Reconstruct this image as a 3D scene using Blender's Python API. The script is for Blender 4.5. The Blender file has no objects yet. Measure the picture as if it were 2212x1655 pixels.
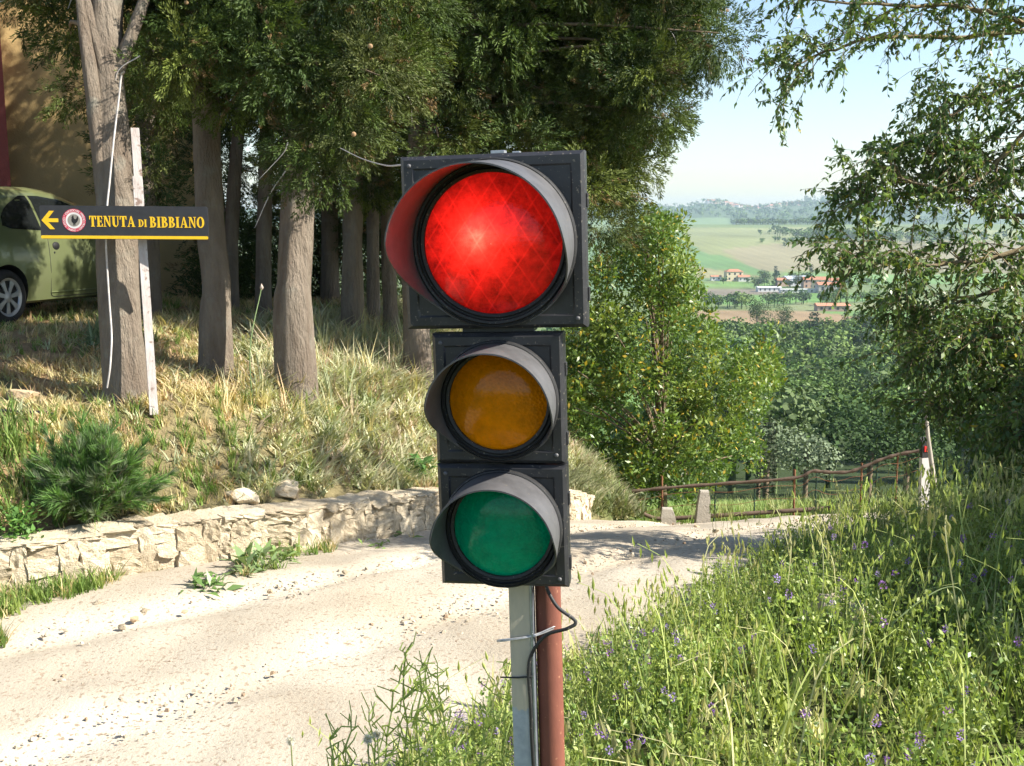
import bpy, bmesh, math, random
import numpy as np
from mathutils import Vector, Matrix, Quaternion

# ------------------------------------------------------------------ camera, sky, sun, exposure
SC = bpy.context.scene
COL = SC.collection
FPX, CX, CY, PITCH, EYE = 2335.0, 1106.0, 827.5, math.radians(9.0), 2.4
CP, SP = math.cos(PITCH), math.sin(PITCH)
cam_d = bpy.data.cameras.new('camera'); cam = bpy.data.objects.new('camera', cam_d); COL.objects.link(cam)
cam_d.sensor_width = 36; cam_d.lens = FPX / 2212 * 36; cam_d.clip_start = 0.05; cam_d.clip_end = 20000
cam.location = (0, 0, EYE); cam.rotation_euler = (math.radians(90) - PITCH, 0, 0)
SC.camera = cam
SUN_EL, SUN_AZ = math.radians(40), math.radians(104)          # azimuth clockwise from +Y
SUN_V = Vector((math.cos(SUN_EL) * math.sin(SUN_AZ), math.cos(SUN_EL) * math.cos(SUN_AZ), math.sin(SUN_EL)))
world = bpy.data.worlds.new('World'); SC.world = world; world.use_nodes = True
wn = world.node_tree; wn.nodes.clear()
sky = wn.nodes.new('ShaderNodeTexSky'); sky.sky_type = 'NISHITA'; sky.sun_disc = False
sky.sun_elevation = SUN_EL; sky.sun_rotation = SUN_AZ; sky.air_density = 1.0; sky.dust_density = 0.8; sky.ozone_density = 1.6
bg = wn.nodes.new('ShaderNodeBackground'); bg.inputs['Strength'].default_value = 0.09
wo = wn.nodes.new('ShaderNodeOutputWorld')
wn.links.new(sky.outputs[0], bg.inputs['Color']); wn.links.new(bg.outputs[0], wo.inputs['Surface'])
sun_d = bpy.data.lights.new('sun', 'SUN'); sun_d.energy = 4.8; sun_d.angle = math.radians(0.5); sun_d.color = (1.0, 0.94, 0.85)
sun = bpy.data.objects.new('sun', sun_d); COL.objects.link(sun)
sun.rotation_euler = SUN_V.to_track_quat('Z', 'Y').to_euler(); sun.location = (20, -12, 30)
SC.view_settings.view_transform = 'Standard'; SC.view_settings.look = 'None'
SC.view_settings.exposure = 1.32; SC.view_settings.gamma = 1.0; SC.view_settings.use_curve_mapping = False
SC.render.engine = 'CYCLES'
SC.cycles.use_denoising = True
SC.cycles.max_bounces = 6; SC.cycles.transparent_max_bounces = 8; SC.cycles.volume_bounces = 1
SC.cycles.diffuse_bounces = 3; SC.cycles.glossy_bounces = 3; SC.cycles.transmission_bounces = 4
SC.cycles.sample_clamp_indirect = 6.0; SC.cycles.caustics_reflective = False; SC.cycles.caustics_refractive = False

# ------------------------------------------------------------------ helpers
RNG = np.random.default_rng(7)
def U(a, b, n=None): return RNG.uniform(a, b, n)
def P(px, py, t):
    """a point t metres along the view axis; used to measure places off the photograph"""
    u = (px - CX) / FPX; v = (py - CY) / FPX
    return np.array([u * t, t * (CP - v * SP), EYE + t * (-SP - v * CP)])
def sstep(a, b, x):
    t = np.clip((np.asarray(x, float) - a) / (b - a), 0, 1); return t * t * (3 - 2 * t)
def polyd(pts, x, y):
    """signed distance to an open polyline: positive on its left side; also the arc length"""
    x = np.asarray(x, float); y = np.asarray(y, float)
    best = np.full(x.shape, 1e18); sg = np.zeros(x.shape); arc = np.zeros(x.shape); L = 0.0
    n = len(pts)
    for i in range(n - 1):
        ax, ay = pts[i]; bx, by = pts[i + 1]; dx, dy = bx - ax, by - ay; l = math.hypot(dx, dy)
        t = ((x - ax) * dx + (y - ay) * dy) / (l * l)
        tc = np.clip(t, 0 if i else -1e9, 1 if i < n - 2 else 1e9)
        qx, qy = x - ax - tc * dx, y - ay - tc * dy; d = qx * qx + qy * qy
        m = d < best
        best = np.where(m, d, best); sg = np.where(m, np.sign(dx * (y - ay) - dy * (x - ax)), sg); arc = np.where(m, L + tc * l, arc)
        L += l
    return np.sqrt(best) * sg, arc
def tag(o, label=None, cat=None, group=None, kind=None):
    if label: o['label'] = label
    if cat: o['category'] = cat
    if group: o['group'] = group
    if kind: o['kind'] = kind
    return o
def link(o, parent=None):
    COL.objects.link(o)
    if parent is not None: o.parent = parent
    return o
def empty(name, loc=(0, 0, 0), rot=(0, 0, 0), label=None, cat=None, group=None):
    o = bpy.data.objects.new(name, None); o.empty_display_size = 0.2; COL.objects.link(o)
    o.location = loc; o.rotation_euler = rot
    return tag(o, label, cat, group)
def obj(name, me, mat=None, parent=None):
    o = bpy.data.objects.new(name, me)
    if mat is not None and not me.materials: me.materials.append(mat)
    return link(o, parent)
def pymesh(name, V, F, mat=None, smooth=False):
    me = bpy.data.meshes.new(name); me.from_pydata([tuple(map(float, v)) for v in V], [], [tuple(map(int, f)) for f in F]); me.update()
    if mat is not None: me.materials.append(mat)
    me.polygons.foreach_set('use_smooth', [smooth] * len(me.polygons))
    return me
class Big:
    """many small quads gathered into one mesh, with a colour per vertex"""
    def __init__(s): s.V = []; s.F = []; s.C = []; s.n = 0
    def raw(s, V, F, C):
        V = np.asarray(V, float).reshape(-1, 3); F = np.asarray(F, int).reshape(-1, 4)
        C = np.broadcast_to(np.asarray(C, float), V.shape) if np.ndim(C) == 1 else np.asarray(C, float)
        s.V.append(V); s.F.append(F + s.n); s.C.append(C); s.n += len(V)
    def add(s, tpl, M, T, C):
        Vt, Ft = tpl[0], tpl[1]; k = len(T); n = len(Vt)
        if k == 0: return
        V = np.einsum('kij,nj->kni', M, Vt) + np.asarray(T)[:, None, :]
        F = Ft[None] + (np.arange(k) * n)[:, None, None]
        C = np.asarray(C, float)
        if C.ndim == 2: C = np.repeat(C[:, None, :], n, 1)
        if len(tpl) > 2:                              # template colour weights: (n,3) own colour, (n,1) mask
            C = C * (1 - tpl[3][None]) + tpl[2][None] * tpl[3][None]
        s.raw(V.reshape(-1, 3), F.reshape(-1, 4), C.reshape(-1, 3))
    def mesh(s, name, mat=None, smooth=True):
        V = np.concatenate(s.V); F = np.concatenate(s.F); C = np.concatenate(s.C)
        me = bpy.data.meshes.new(name)
        me.vertices.add(len(V)); me.vertices.foreach_set('co', V.astype(np.float32).ravel())
        me.loops.add(F.size); me.loops.foreach_set('vertex_index', F.astype(np.int32).ravel())
        me.polygons.add(len(F)); me.polygons.foreach_set('loop_start', (np.arange(len(F)) * 4).astype(np.int32))
        me.update(calc_edges=True)
        at = me.attributes.new('col', 'FLOAT_COLOR', 'POINT')
        at.data.foreach_set('color', np.concatenate([C, np.ones((len(C), 1))], 1).astype(np.float32).ravel())
        if not smooth: me.polygons.foreach_set('use_smooth', [False] * len(F))
        if mat is not None: me.materials.append(mat)
        return me
    def build(s, name, mat, parent=None, smooth=True): return obj(name, s.mesh(name, mat, smooth), None, parent)
def nrm(v): return v / np.maximum(np.linalg.norm(v, axis=-1, keepdims=True), 1e-9)
def frames(d, s=1.0, up=None):
    """rotation matrices whose third axis is d (template axis +Z); random roll, or flat face towards up"""
    d = nrm(np.asarray(d, float)); k = len(d)
    a = RNG.normal(size=(k, 3)) if up is None else np.broadcast_to(up, (k, 3)) + RNG.normal(size=(k, 3)) * 0.25
    x = nrm(np.cross(a, d)); y = np.cross(d, x)
    return np.stack([x, y, d], -1) * np.asarray(s, float).reshape(-1, 1, 1)
def rdir(n): return nrm(RNG.normal(size=(n, 3)))
def tube(big, pts, rad, seg=8, col=(1, 1, 1), cap=False):
    pts = np.asarray(pts, float); k = len(pts); rad = np.broadcast_to(np.asarray(rad, float), (k,))
    tg = nrm(np.gradient(pts, axis=0)); a = np.array([0.31, 0.87, 0.12]); 
    if abs(np.dot(tg[0], nrm(a))) > .9: a = np.array([1., 0, 0])
    x = nrm(np.cross(tg, a)); y = np.cross(tg, x); th = np.arange(seg) / seg * 2 * math.pi
    V = pts[:, None] + rad[:, None, None] * (x[:, None] * np.cos(th)[None, :, None] + y[:, None] * np.sin(th)[None, :, None])
    i = np.arange(k - 1)[:, None] * seg; j = np.arange(seg)[None]; j2 = (j + 1) % seg
    F = np.stack(np.broadcast_arrays(i + j, i + j2, i + seg + j2, i + seg + j), -1).reshape(-1, 4)
    big.raw(V.reshape(-1, 3), F, col)
    return V
def spline(pts, n):
    """Catmull-Rom through pts"""
    p = np.asarray(pts, float); q = np.vstack([2 * p[0] - p[1], p, 2 * p[-1] - p[-2]]); m = len(p) - 1
    out = []
    for u in np.linspace(0, m, n):
        i = min(int(u), m - 1); t = u - i; a, b, c, d = q[i:i + 4]
        out.append(.5 * (2 * b + (c - a) * t + (2 * a - 5 * b + 4 * c - d) * t * t + (3 * b - a - 3 * c + d) * t ** 3))
    return np.array(out)
def tube_obj(name, pts, rad, mat, parent=None, seg=8, n=None):
    b = Big(); pts = spline(pts, n) if n else pts; tube(b, pts, rad, seg)
    return b.build(name, mat, parent)
def box(V, F, c, s, rot=None):
    o = len(V); c = Vector(c)
    for sx, sy, sz in ((-1,-1,-1),(1,-1,-1),(1,1,-1),(-1,1,-1),(-1,-1,1),(1,-1,1),(1,1,1),(-1,1,1)):
        v = Vector((sx * s[0] / 2, sy * s[1] / 2, sz * s[2] / 2))
        V.append(c + (rot @ v if rot else v))
    F += [tuple(o + i for i in f) for f in ((0,3,2,1),(4,5,6,7),(0,1,5,4),(1,2,6,5),(2,3,7,6),(3,0,4,7))]
def box_obj(name, c, s, mat, parent=None, bevel=0.0, rot=None):
    V, F = [], []; box(V, F, c, s, rot)
    me = pymesh(name, V, F, mat)
    if bevel:
        bm = bmesh.new(); bm.from_mesh(me)
        bmesh.ops.bevel(bm, geom=list(bm.edges), offset=bevel, segments=2, affect='EDGES', profile=.6)
        bm.to_mesh(me); bm.free()
    return obj(name, me, None, parent)
def lathe(prof, seg=48, close=False, axis='Y'):
    """prof: (radius, along); axis Y with negative towards the front"""
    V, F = [], []; k = len(prof)
    for i in range(seg):
        a = 2 * math.pi * i / seg
        for r, t in prof: V.append((r * math.cos(a), t, r * math.sin(a)) if axis == 'Y' else (r * math.cos(a), r * math.sin(a), t))
    for i in range(seg):
        for j in range(k - 1 + (1 if close else 0)):
            j2 = (j + 1) % k; i2 = (i + 1) % seg
            F.append((i * k + j, i * k + j2, i2 * k + j2, i2 * k + j))
    return V, F
def fnoise(x, y, s=1.0, seed=0):
    """cheap smooth noise in -1..1 for terrain and colour"""
    x = np.asarray(x) / s; y = np.asarray(y) / s; r = np.random.default_rng(100 + seed); o = 0
    for k in range(7):
        a = r.uniform(0, 2 * math.pi); f = r.uniform(.6, 2.6); ph = r.uniform(0, 6.28)
        o = o + np.sin((x * math.cos(a) + y * math.sin(a)) * f + ph + 1.3 * np.sin((x * math.sin(a) - y * math.cos(a)) * f * .7 + ph * 2))
    return o / 4.2

# ------------------------------------------------------------------ materials
def newmat(name):
    m = bpy.data.materials.new(name); m.use_nodes = True; nt = m.node_tree; nt.nodes.clear()
    out = nt.nodes.new('ShaderNodeOutputMaterial'); return m, nt, out
def N(nt, t, **kw):
    n = nt.nodes.new(t)
    for k, v in kw.items():
        if k in n.inputs: n.inputs[k].default_value = v
        else: setattr(n, k, v)
    return n
def mix(nt, f, a, b, mode='MIX'):
    n = nt.nodes.new('ShaderNodeMix'); n.data_type = 'RGBA'; n.blend_type = mode
    for s, v in ((n.inputs[0], f), (n.inputs[6], a), (n.inputs[7], b)):
        if hasattr(v, 'links') or hasattr(v, 'is_linked'): nt.links.new(v, s)
        elif isinstance(v, (int, float)): s.default_value = v
        else: s.default_value = (*v, 1)
    return n.outputs[2]
def ramp(nt, src, *stops):
    r = nt.nodes.new('ShaderNodeValToRGB'); e = r.color_ramp.elements
    while len(e) > 1: e.remove(e[-1])
    for i, (p, c) in enumerate(stops):
        q = e[0] if i == 0 else e.new(p); q.position = p; q.color = (c, c, c, 1) if isinstance(c, (int, float)) else (*c, 1)
    nt.links.new(src, r.inputs[0]); return r.outputs[0]
def noise(nt, scale, detail=4, rough=.55, vec=None, stretch=None, coord='Object'):
    tc = nt.nodes.new('ShaderNodeTexCoord'); src = tc.outputs[coord]
    if coord == 'World': pass
    if stretch:
        mp = nt.nodes.new('ShaderNodeMapping'); mp.inputs['Scale'].default_value = stretch; nt.links.new(src, mp.inputs[0]); src = mp.outputs[0]
    n = N(nt, 'ShaderNodeTexNoise', Scale=scale, Detail=detail, Roughness=rough); nt.links.new(src, n.inputs['Vector'])
    return n.outputs[0]
def surf(name, c1, c2=None, scale=8, rough=.8, bump=0.0, bscale=None, stretch=None, spec=.3, metal=0.0, attr=False, spots=None, bdist=.02, coat=0.0, vary=None):
    """painted, earthen or stony surface: two tones through noise, fine relief"""
    m, nt, out = newmat(name); b = N(nt, 'ShaderNodeBsdfPrincipled', Roughness=rough, Metallic=metal)
    b.inputs['Specular IOR Level'].default_value = spec; b.inputs['Coat Weight'].default_value = coat
    nz = noise(nt, scale, 6, .6, stretch=stretch)
    f = ramp(nt, nz, (.32, 0.), (.68, 1.))
    col = mix(nt, f, c1, c2 or tuple(x * .75 for x in c1))
    if attr:
        a = N(nt, 'ShaderNodeAttribute', attribute_name='col'); col = mix(nt, 1.0, col, a.outputs[0], 'MULTIPLY')
    if vary:
        oi = N(nt, 'ShaderNodeObjectInfo'); r_ = nt.nodes.new('ShaderNodeValToRGB'); r_.color_ramp.elements[0].color = (*vary[0], 1); r_.color_ramp.elements[1].color = (*vary[1], 1); nt.links.new(oi.outputs['Random'], r_.inputs[0]); col = mix(nt, 1.0, col, r_.outputs[0], 'MULTIPLY')
    if spots:
        sc, cc, lo, hi = spots; s2 = ramp(nt, noise(nt, sc, 3, .5), (lo, 0.), (hi, 1.)); col = mix(nt, s2, col, cc)
    nt.links.new(col, b.inputs['Base Color'])
    if bump:
        bp = N(nt, 'ShaderNodeBump', Strength=bump, Distance=bdist)
        nt.links.new(noise(nt, bscale or scale * 3, 8, .65, stretch=stretch), bp.inputs['Height']); nt.links.new(bp.outputs[0], b.inputs['Normal'])
    nt.links.new(b.outputs[0], out.inputs['Surface']); return m
def leafmat(name, tr=.3, rough=.5, spec=.35, tint=(1., 1., 1.), vary=None):
    m, nt, out = newmat(name); a = N(nt, 'ShaderNodeAttribute', attribute_name='col')
    c = mix(nt, 1.0, a.outputs[0], tint, 'MULTIPLY')
    if vary:
        oi = N(nt, 'ShaderNodeObjectInfo'); r_ = nt.nodes.new('ShaderNodeValToRGB'); r_.color_ramp.elements[0].color = (*vary[0], 1); r_.color_ramp.elements[1].color = (*vary[1], 1); nt.links.new(oi.outputs['Random'], r_.inputs[0]); c = mix(nt, 1.0, c, r_.outputs[0], 'MULTIPLY')
    b = N(nt, 'ShaderNodeBsdfPrincipled', Roughness=rough); b.inputs['Specular IOR Level'].default_value = spec
    t = N(nt, 'ShaderNodeBsdfTranslucent'); ct = mix(nt, 1.0, c, (1.15, 1.2, .6), 'MULTIPLY')
    nt.links.new(c, b.inputs['Base Color']); nt.links.new(ct, t.inputs[0])
    ms = N(nt, 'ShaderNodeMixShader', Fac=tr); nt.links.new(b.outputs[0], ms.inputs[1]); nt.links.new(t.outputs[0], ms.inputs[2])
    nt.links.new(ms.outputs[0], out.inputs['Surface']); return m
# ------------------------------------------------------------------ terrain
WALL = [(-30, -7), (-14, 1.6), (-6, 5.05), (-3.6, 6.22), (-2.93, 6.64), (-2.16, 7.25), (-1.54, 7.75), (-.75, 8.97), (.0, 10.2), (.69, 11.2), (1.0, 12.2)]
LEFT = WALL + [(1.35, 12.9), (2.2, 13.3), (5, 13.2), (9, 13.6), (16, 15), (30, 16)]
RIGHT = [(-9, -12), (-3.6, -2.2), (-2.5, .8), (-1.25, 3.0), (-.2, 4.6), (1.2, 6.4), (2.7, 8.6), (4.4, 10.2), (6, 10.9), (9, 11.3), (16, 12.4), (30, 13)]
PY = np.array([-1e5, 6.3, 7.0, 7.7, 9, 11.2, 13, 16, 20, 30, 50, 70, 120, 250, 400, 550, 750, 900, 1300, 1700, 2000, 2150, 2700, 3300, 4000, 4500, 5200, 1e5])
PZ = np.array([0, 0, -.02, -.1, -.33, -.9, -1.5, -2.3, -3.3, -5.9, -11.5, -16.5, -27, -41, -46.5, -51, -57, -58.5, -51, -33, -21, -22, -42, -20, 6, 14, -10, -60])
def profile(y): return np.interp(y, PY, PZ)
def H(x, y):
    x = np.asarray(x, float); y = np.asarray(y, float)
    dl, _ = polyd(LEFT, x, y); dr, _ = polyd(RIGHT, x, y); dr = -dr
    z = profile(y) + .07 * np.clip(x - 2, 0, 5) * sstep(8, 12, y) * (1 - sstep(14, 22, y))
    road = z
    # bank and plateau on the left, held by the low wall
    zp = 1.22 - 1.95 * sstep(-1.3, 1.4, x) - .35 * sstep(13, 24, y) - .012 * np.clip(-x - 8, 0, 60)
    m = (.70 * sstep(.12, 1.35, dl) + .30 * sstep(1.1, 4.2, dl)) * sstep(2.2, .6, x)
    zl = np.maximum(road + .33, 0 * z) * 0 + road + .33
    bank = zl + (zp - zl) * m + .05 * fnoise(x, y, .8, 1) * m
    far = sstep(16, 34, y - np.clip(-x, 0, 40) * .2)
    lw = sstep(.12, .2, dl) * sstep(1.9, 1.2, x)
    z = np.where(dl > .12, road + (bank - road) * lw * (1 - far), z)
    # meadow bank on the right
    hb = .74 * sstep(-.1, 1.7, dr) * (1 - .72 * sstep(3.5, 9, y)) * (1 - sstep(13.5, 20, y))
    z = z + np.where(dr > -.1, hb + .04 * fnoise(x, y, .7, 2) * sstep(0, 1, dr), 0) * (1 - sstep(0, 1, dl))
    # rolling relief far away
    z = z + sstep(60, 400, y) * 3.0 * fnoise(x, y, 170, 3) * (1 - sstep(1700, 2100, y)) + sstep(900, 1500, y) * (1 - sstep(1900, 2100, y)) * 7 * fnoise(x, y, 420, 4)
    rid = sstep(3000, 4000, y)
    a = x / np.maximum(y, 1)
    z = z + rid * (26 * np.exp(-((a - .185) / .022) ** 2) + 14 * np.exp(-((a - .25) / .02) ** 2) + 24 * np.exp(-((a - .285) / .03) ** 2) + 12 * np.exp(-((a - .1) / .05) ** 2) + 5 * fnoise(x, y, 300, 5))
    # road dips and ruts
    z = z + np.where((dl < 0) & (dr < 0), .018 * fnoise(x, y, .9, 6), 0)
    return z
def Hs(x, y): return float(H(np.array([x]), np.array([y]))[0])
def hit(px, py, t0=2.0, t1=9000.0):
    """where the line of sight meets the terrain"""
    t = np.geomspace(t0, t1, 1500); q = np.array([P(px, py, k) for k in t]); d = q[:, 2] - H(q[:, 0], q[:, 1])
    i = np.argmax(d < 0)
    if d[i] >= 0: i = len(t) - 1
    f = d[i - 1] / (d[i - 1] - d[i] + 1e-9); w = q[i - 1] + (q[i] - q[i - 1]) * f
    return np.array([w[0], w[1], Hs(w[0], w[1])])

def inpoly(x, y, poly):
    r = np.zeros(np.shape(x), bool); n = len(poly)
    for i in range(n):
        x1, y1 = poly[i]; x2, y2 = poly[(i + 1) % n]
        c = ((y1 > y) != (y2 > y)); r ^= c & (x < (x2 - x1) * (y - y1) / ((y2 - y1) or 1e-9) + x1)
    return r
def wpoly(*pp): return [tuple(hit(a, b, 40)[:2]) for a, b in pp]
FIELDS = [  # outlines of the fields across the valley, and the colours of crop and soil
    (wpoly((1200, 520), (1500, 495), (1500, 492), (1200, 492)), (.20, .27, .10)),
    (wpoly((1200, 640), (1560, 600), (1500, 500), (1200, 520)), (.17, .28, .13)),
    (wpoly((1480, 490), (1760, 492), (2212, 500), (2212, 600), (1760, 585), (1640, 590), (1520, 548), (1480, 520)), (.28, .31, .15)),
    (wpoly((1560, 540), (1800, 520), (2212, 520), (2212, 590), (1800, 580), (1640, 585)), (.32, .295, .185)),
    (wpoly((1500, 545), (1560, 552), (1660, 588), (1650, 596), (1500, 570)), (.17, .30, .12)),
    (wpoly((1500, 575), (1640, 598), (1560, 602), (1480, 600)), (.34, .33, .18)),
    (wpoly((1690, 590), (2212, 592), (2212, 612), (1690, 612)), (.19, .33, .12)),
    (wpoly((1500, 610), (1700, 612), (1700, 622), (1500, 622)), (.20, .34, .11)),
    (wpoly((1480, 622), (1700, 626), (1700, 640), (1480, 645)), (.27, .24, .19)),
    (wpoly((1560, 640), (1900, 632), (1900, 650), (1560, 660)), (.18, .34, .10)),
    (wpoly((1700, 655), (2212, 650), (2212, 668), (1700, 672)), (.27, .31, .16)),
    (wpoly((1500, 668), (1740, 672), (1900, 690), (1880, 716), (1700, 705), (1500, 690)), (.42, .31, .19)),
    (wpoly((1740, 671), (2212, 668), (2212, 700), (1900, 690)), (.19, .33, .11)),
    (wpoly((1500, 715), (1740, 735), (1740, 750), (1500, 735)), (.24, .36, .12)),
    (wpoly((1850, 738), (2300, 735), (2300, 775), (1880, 762)), (.34, .36, .17)),
]
GB = Big()
ang = np.radians(np.concatenate([np.arange(-180, -44, 4.0), np.arange(-44, 44, .26), np.arange(44, 180, 4.0)]))
rad = np.concatenate([[0.05], np.geomspace(.7, 60, 150), np.geomspace(62, 1000, 90), np.geomspace(1010, 6000, 110)])
A, R = np.meshgrid(ang, rad, indexing='xy'); gx = (R * np.sin(A)).ravel(); gy = (R * np.cos(A)).ravel()
gz = H(gx, gy)
dl, _ = polyd(LEFT, gx, gy); drr, _ = polyd(RIGHT, gx, gy)
inroad = (dl < .05) & (drr > -.05)
gz = np.where(inroad, gz - .05, gz)
gc = np.tile(np.array([.13, .15, .055]), (len(gx), 1))
def setc(mask, c): gc[mask] = c
bankm = (dl > 0) & (gx < 2) & (gy < 30)
k = fnoise(gx, gy, .9, 11)[:, None]; k2 = fnoise(gx, gy, .5, 12)[:, None]
lf_ = sstep(-2.4, -3.6, gx)[:, None]; bc = (np.array([.30, .255, .14]) * (1 - lf_) + np.array([.43, .295, .165]) * lf_) * (1 + .18 * k2); bc = np.where(k > .15, np.array([.22, .22, .10]), bc)
gc[bankm] = bc[bankm]
setc((gy > 13) & (gx > .2) & (gy < 70), (.17, .25, .075)); setc((gy > 26) & (gx <= .2), (.10, .14, .05))
fm = (gy > 62) & (gy < 420); setc(fm, (.05, .075, .03)); setc((gy >= 420), (.15, .20, .085)); setc(gy > 2080, (.09, .13, .065))
setc((gy > 2100) & (gy < 3300) & (gx / np.maximum(gy, 1) < .2), (.15, .22, .10))
for poly, c in FIELDS:
    m = inpoly(gx, gy, poly) & (gy > 60); gc[m] = .74 * np.array(c) * (1 + .17 * fnoise(gx, gy, 70, 21)[m] + .12 * fnoise(gx, gy, 25, 22)[m] + .08 * np.sin(gx[m] * .35 + gy[m] * .06))[:, None]
na, nr = len(ang), len(rad)
i = np.arange(nr - 1)[:, None] * na; j = np.arange(na)[None]; j2 = (j + 1) % na
GB.raw(np.stack([gx, gy, gz], 1), np.stack(np.broadcast_arrays(i + j, i + j2, i + na + j2, i + na + j), -1).reshape(-1, 4)[:, ::-1], gc)
m_ground = surf('ground_soil', (1.15, 1.12, 1.06), (.62, .62, .58), scale=7, rough=.95, bump=1.0, bscale=34, attr=True, spec=.1, bdist=.06)
ground = tag(GB.build('ground', m_ground), kind='structure')

# ------------------------------------------------------------------ white gravel road
m_road = surf('gravel_road', (.57, .505, .40), (.43, .37, .28), scale=1.1, rough=.95, bump=.8, bscale=55, spec=.1, attr=True, spots=(38, (.29, .23, .165), .57, .66), bdist=.012)
def resample(pl, n):
    p = np.array(pl, float); l = np.concatenate([[0], np.cumsum(np.linalg.norm(np.diff(p, axis=0), axis=1))]); s = np.linspace(0, l[-1], n)
    return np.stack([np.interp(s, l, p[:, 0]), np.interp(s, l, p[:, 1])], 1)
RB = Big()
Lr = resample(spline(np.array(LEFT[1:-1]), 160), 320); Rr = resample(spline(np.array(RIGHT[1:-1]), 160), 320)
T = np.linspace(-.03, 1.04, 110)[None, :, None]
Q = Lr[:, None] * (1 - T) + Rr[:, None] * T
qz = H(Q[..., 0].ravel(), Q[..., 1].ravel())
dR, _ = polyd(RIGHT, Q[..., 0].ravel(), Q[..., 1].ravel()); dL, _ = polyd(LEFT, Q[..., 0].ravel(), Q[..., 1].ravel())
qz = np.where(dL > -.02, profile(Q[..., 1].ravel()), qz) + .004
tt = np.broadcast_to(T[..., 0], Q.shape[:2]).ravel()
qz += .012 * fnoise(Q[..., 0].ravel(), Q[..., 1].ravel(), .18, 31) - .045 * np.exp(-((tt - .3) / .06) ** 2) - .045 * np.exp(-((tt - .68) / .06) ** 2) + .02
k = np.arange(319)[:, None] * 110; j = np.arange(109)[None]
tn = tt + .03 * fnoise(Q[..., 0].ravel(), Q[..., 1].ravel(), .8, 33); trk = np.exp(-((tn - .3) / .10) ** 2) + np.exp(-((tn - .68) / .10) ** 2); rcol = (.80 + .24 * trk + .10 * fnoise(Q[..., 0].ravel(), Q[..., 1].ravel(), .35, 34))[:, None] * np.array([1, 1, 1]) * (1 - np.outer(np.clip(fnoise(Q[..., 0].ravel(), Q[..., 1].ravel(), .7, 35), 0, 1), [.04, .07, .11]))
RB.raw(np.concatenate([Q.reshape(-1, 2), qz[:, None]], 1), np.stack(np.broadcast_arrays(k + j, k + j + 1, k + 111 + j, k + 110 + j), -1).reshape(-1, 4), rcol)
road = tag(RB.build('road', m_road), kind='structure')
def onroad(x, y):
    a, _ = polyd(LEFT, x, y); b, _ = polyd(RIGHT, x, y); return (a < -.04) & (b > .04)

# loose gravel, one mass
def pebble(seed, flat=.6):
    r = np.random.default_rng(seed); bm = bmesh.new(); bmesh.ops.create_cube(bm, size=1.1)
    bmesh.ops.bevel(bm, geom=list(bm.edges), offset=.28, segments=1, affect='EDGES')
    V = np.array([v.co[:] for v in bm.verts]); F = [[v.index for v in f.verts] for f in bm.faces]; bm.free()
    V = V * r.uniform(.75, 1.25, (1, 3)) + r.normal(size=V.shape) * .07; V[:, 2] *= flat
    return V, F
CUBE_F = np.array([(0,3,2,1),(4,5,6,7),(0,1,5,4),(1,2,6,5),(2,3,7,6),(3,0,4,7)])
def chip(seed):
    r = np.random.default_rng(seed)
    V = np.array([(-1,-1,-1),(1,-1,-1),(1,1,-1),(-1,1,-1),(-.6,-.6,1),(.6,-.6,1),(.6,.6,1),(-.6,.6,1)]) * .5 + r.normal(size=(8, 3)) * .12
    V[:, 2] *= .65; return V, CUBE_F
m_stone = surf('limestone', (.70, .625, .48), (.52, .44, .32), scale=7, rough=.95, bump=1.0, bscale=14, attr=False, spec=.2, spots=(7, (.40, .29, .17), .62, .78), vary=((.72, .68, .62), (1.08, 1.06, 1.02)))
m_gravel = surf('gravel', (1, 1, 1), (.8, .8, .8), scale=30, rough=.9, attr=True, spec=.15)
gv = Big(); n = 26000
sx = U(-4.5, 6, n); sy = 2.2 + 11.5 * U(0, 1, n) ** 1.3; ok = onroad(sx, sy); sx, sy = sx[ok], sy[ok]
cl = (fnoise(sx, sy, .55, 41) + U(-.8, .8, len(sx))) > -.1; sx, sy = sx[cl], sy[cl]
sz = H(sx, sy) + .012; n = len(sx); s = .006 + .016 * U(0, 1, n) ** 5 + .004
cc = np.array([.60, .52, .39])[None] * U(.5, 1.15, (n, 1)); br = U(0, 1, n) > .84; cc[br] = np.array([.33, .24, .16]) * U(.7, 1.2, (br.sum(), 1))
idx = RNG.integers(0, 5, n)
for t in range(5):
    q = idx == t; gv.add(chip(t), frames(np.array([0, 0, 1.]) + RNG.normal(size=(q.sum(), 3)) * .25, s[q]), np.stack([sx, sy, sz], 1)[q], cc[q])
tag(gv.build('gravel', m_gravel, smooth=False), 'loose pale gravel and small brown chips strewn over the white road', 'gravel', kind='stuff')
# ------------------------------------------------------------------ low dry-stone wall along the road
m_core = surf('wall_mortar', (.56, .46, .32), (.44, .35, .23), scale=9, rough=.95, bump=.8, bscale=30, spec=.1)
wl = np.array(WALL); wall = empty('retaining_wall', (-2.93, 6.64, 0), label='low wall of rough cream stones holding the bank along the road', cat='wall')
def wpt(s, pl=resample(WALL, 900)):
    l = np.concatenate([[0], np.cumsum(np.linalg.norm(np.diff(pl, axis=0), axis=1))]); 
    x = np.interp(s, l, pl[:, 0]); y = np.interp(s, l, pl[:, 1]); e = .15
    dx = np.interp(s + e, l, pl[:, 0]) - np.interp(s - e, l, pl[:, 0]); dy = np.interp(s + e, l, pl[:, 1]) - np.interp(s - e, l, pl[:, 1]); q = math.hypot(dx, dy) or 1
    return np.array([x, y]), np.array([dx, dy]) / q, l[-1]
WL = wpt(0)[2]
s_a = float(polyd(WALL, np.array([-8.5]), np.array([4.0]))[1][0]); s_b = WL - .35
def rel(o): o.matrix_parent_inverse = Matrix.Translation(-Vector(o.parent.location)); return o
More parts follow.
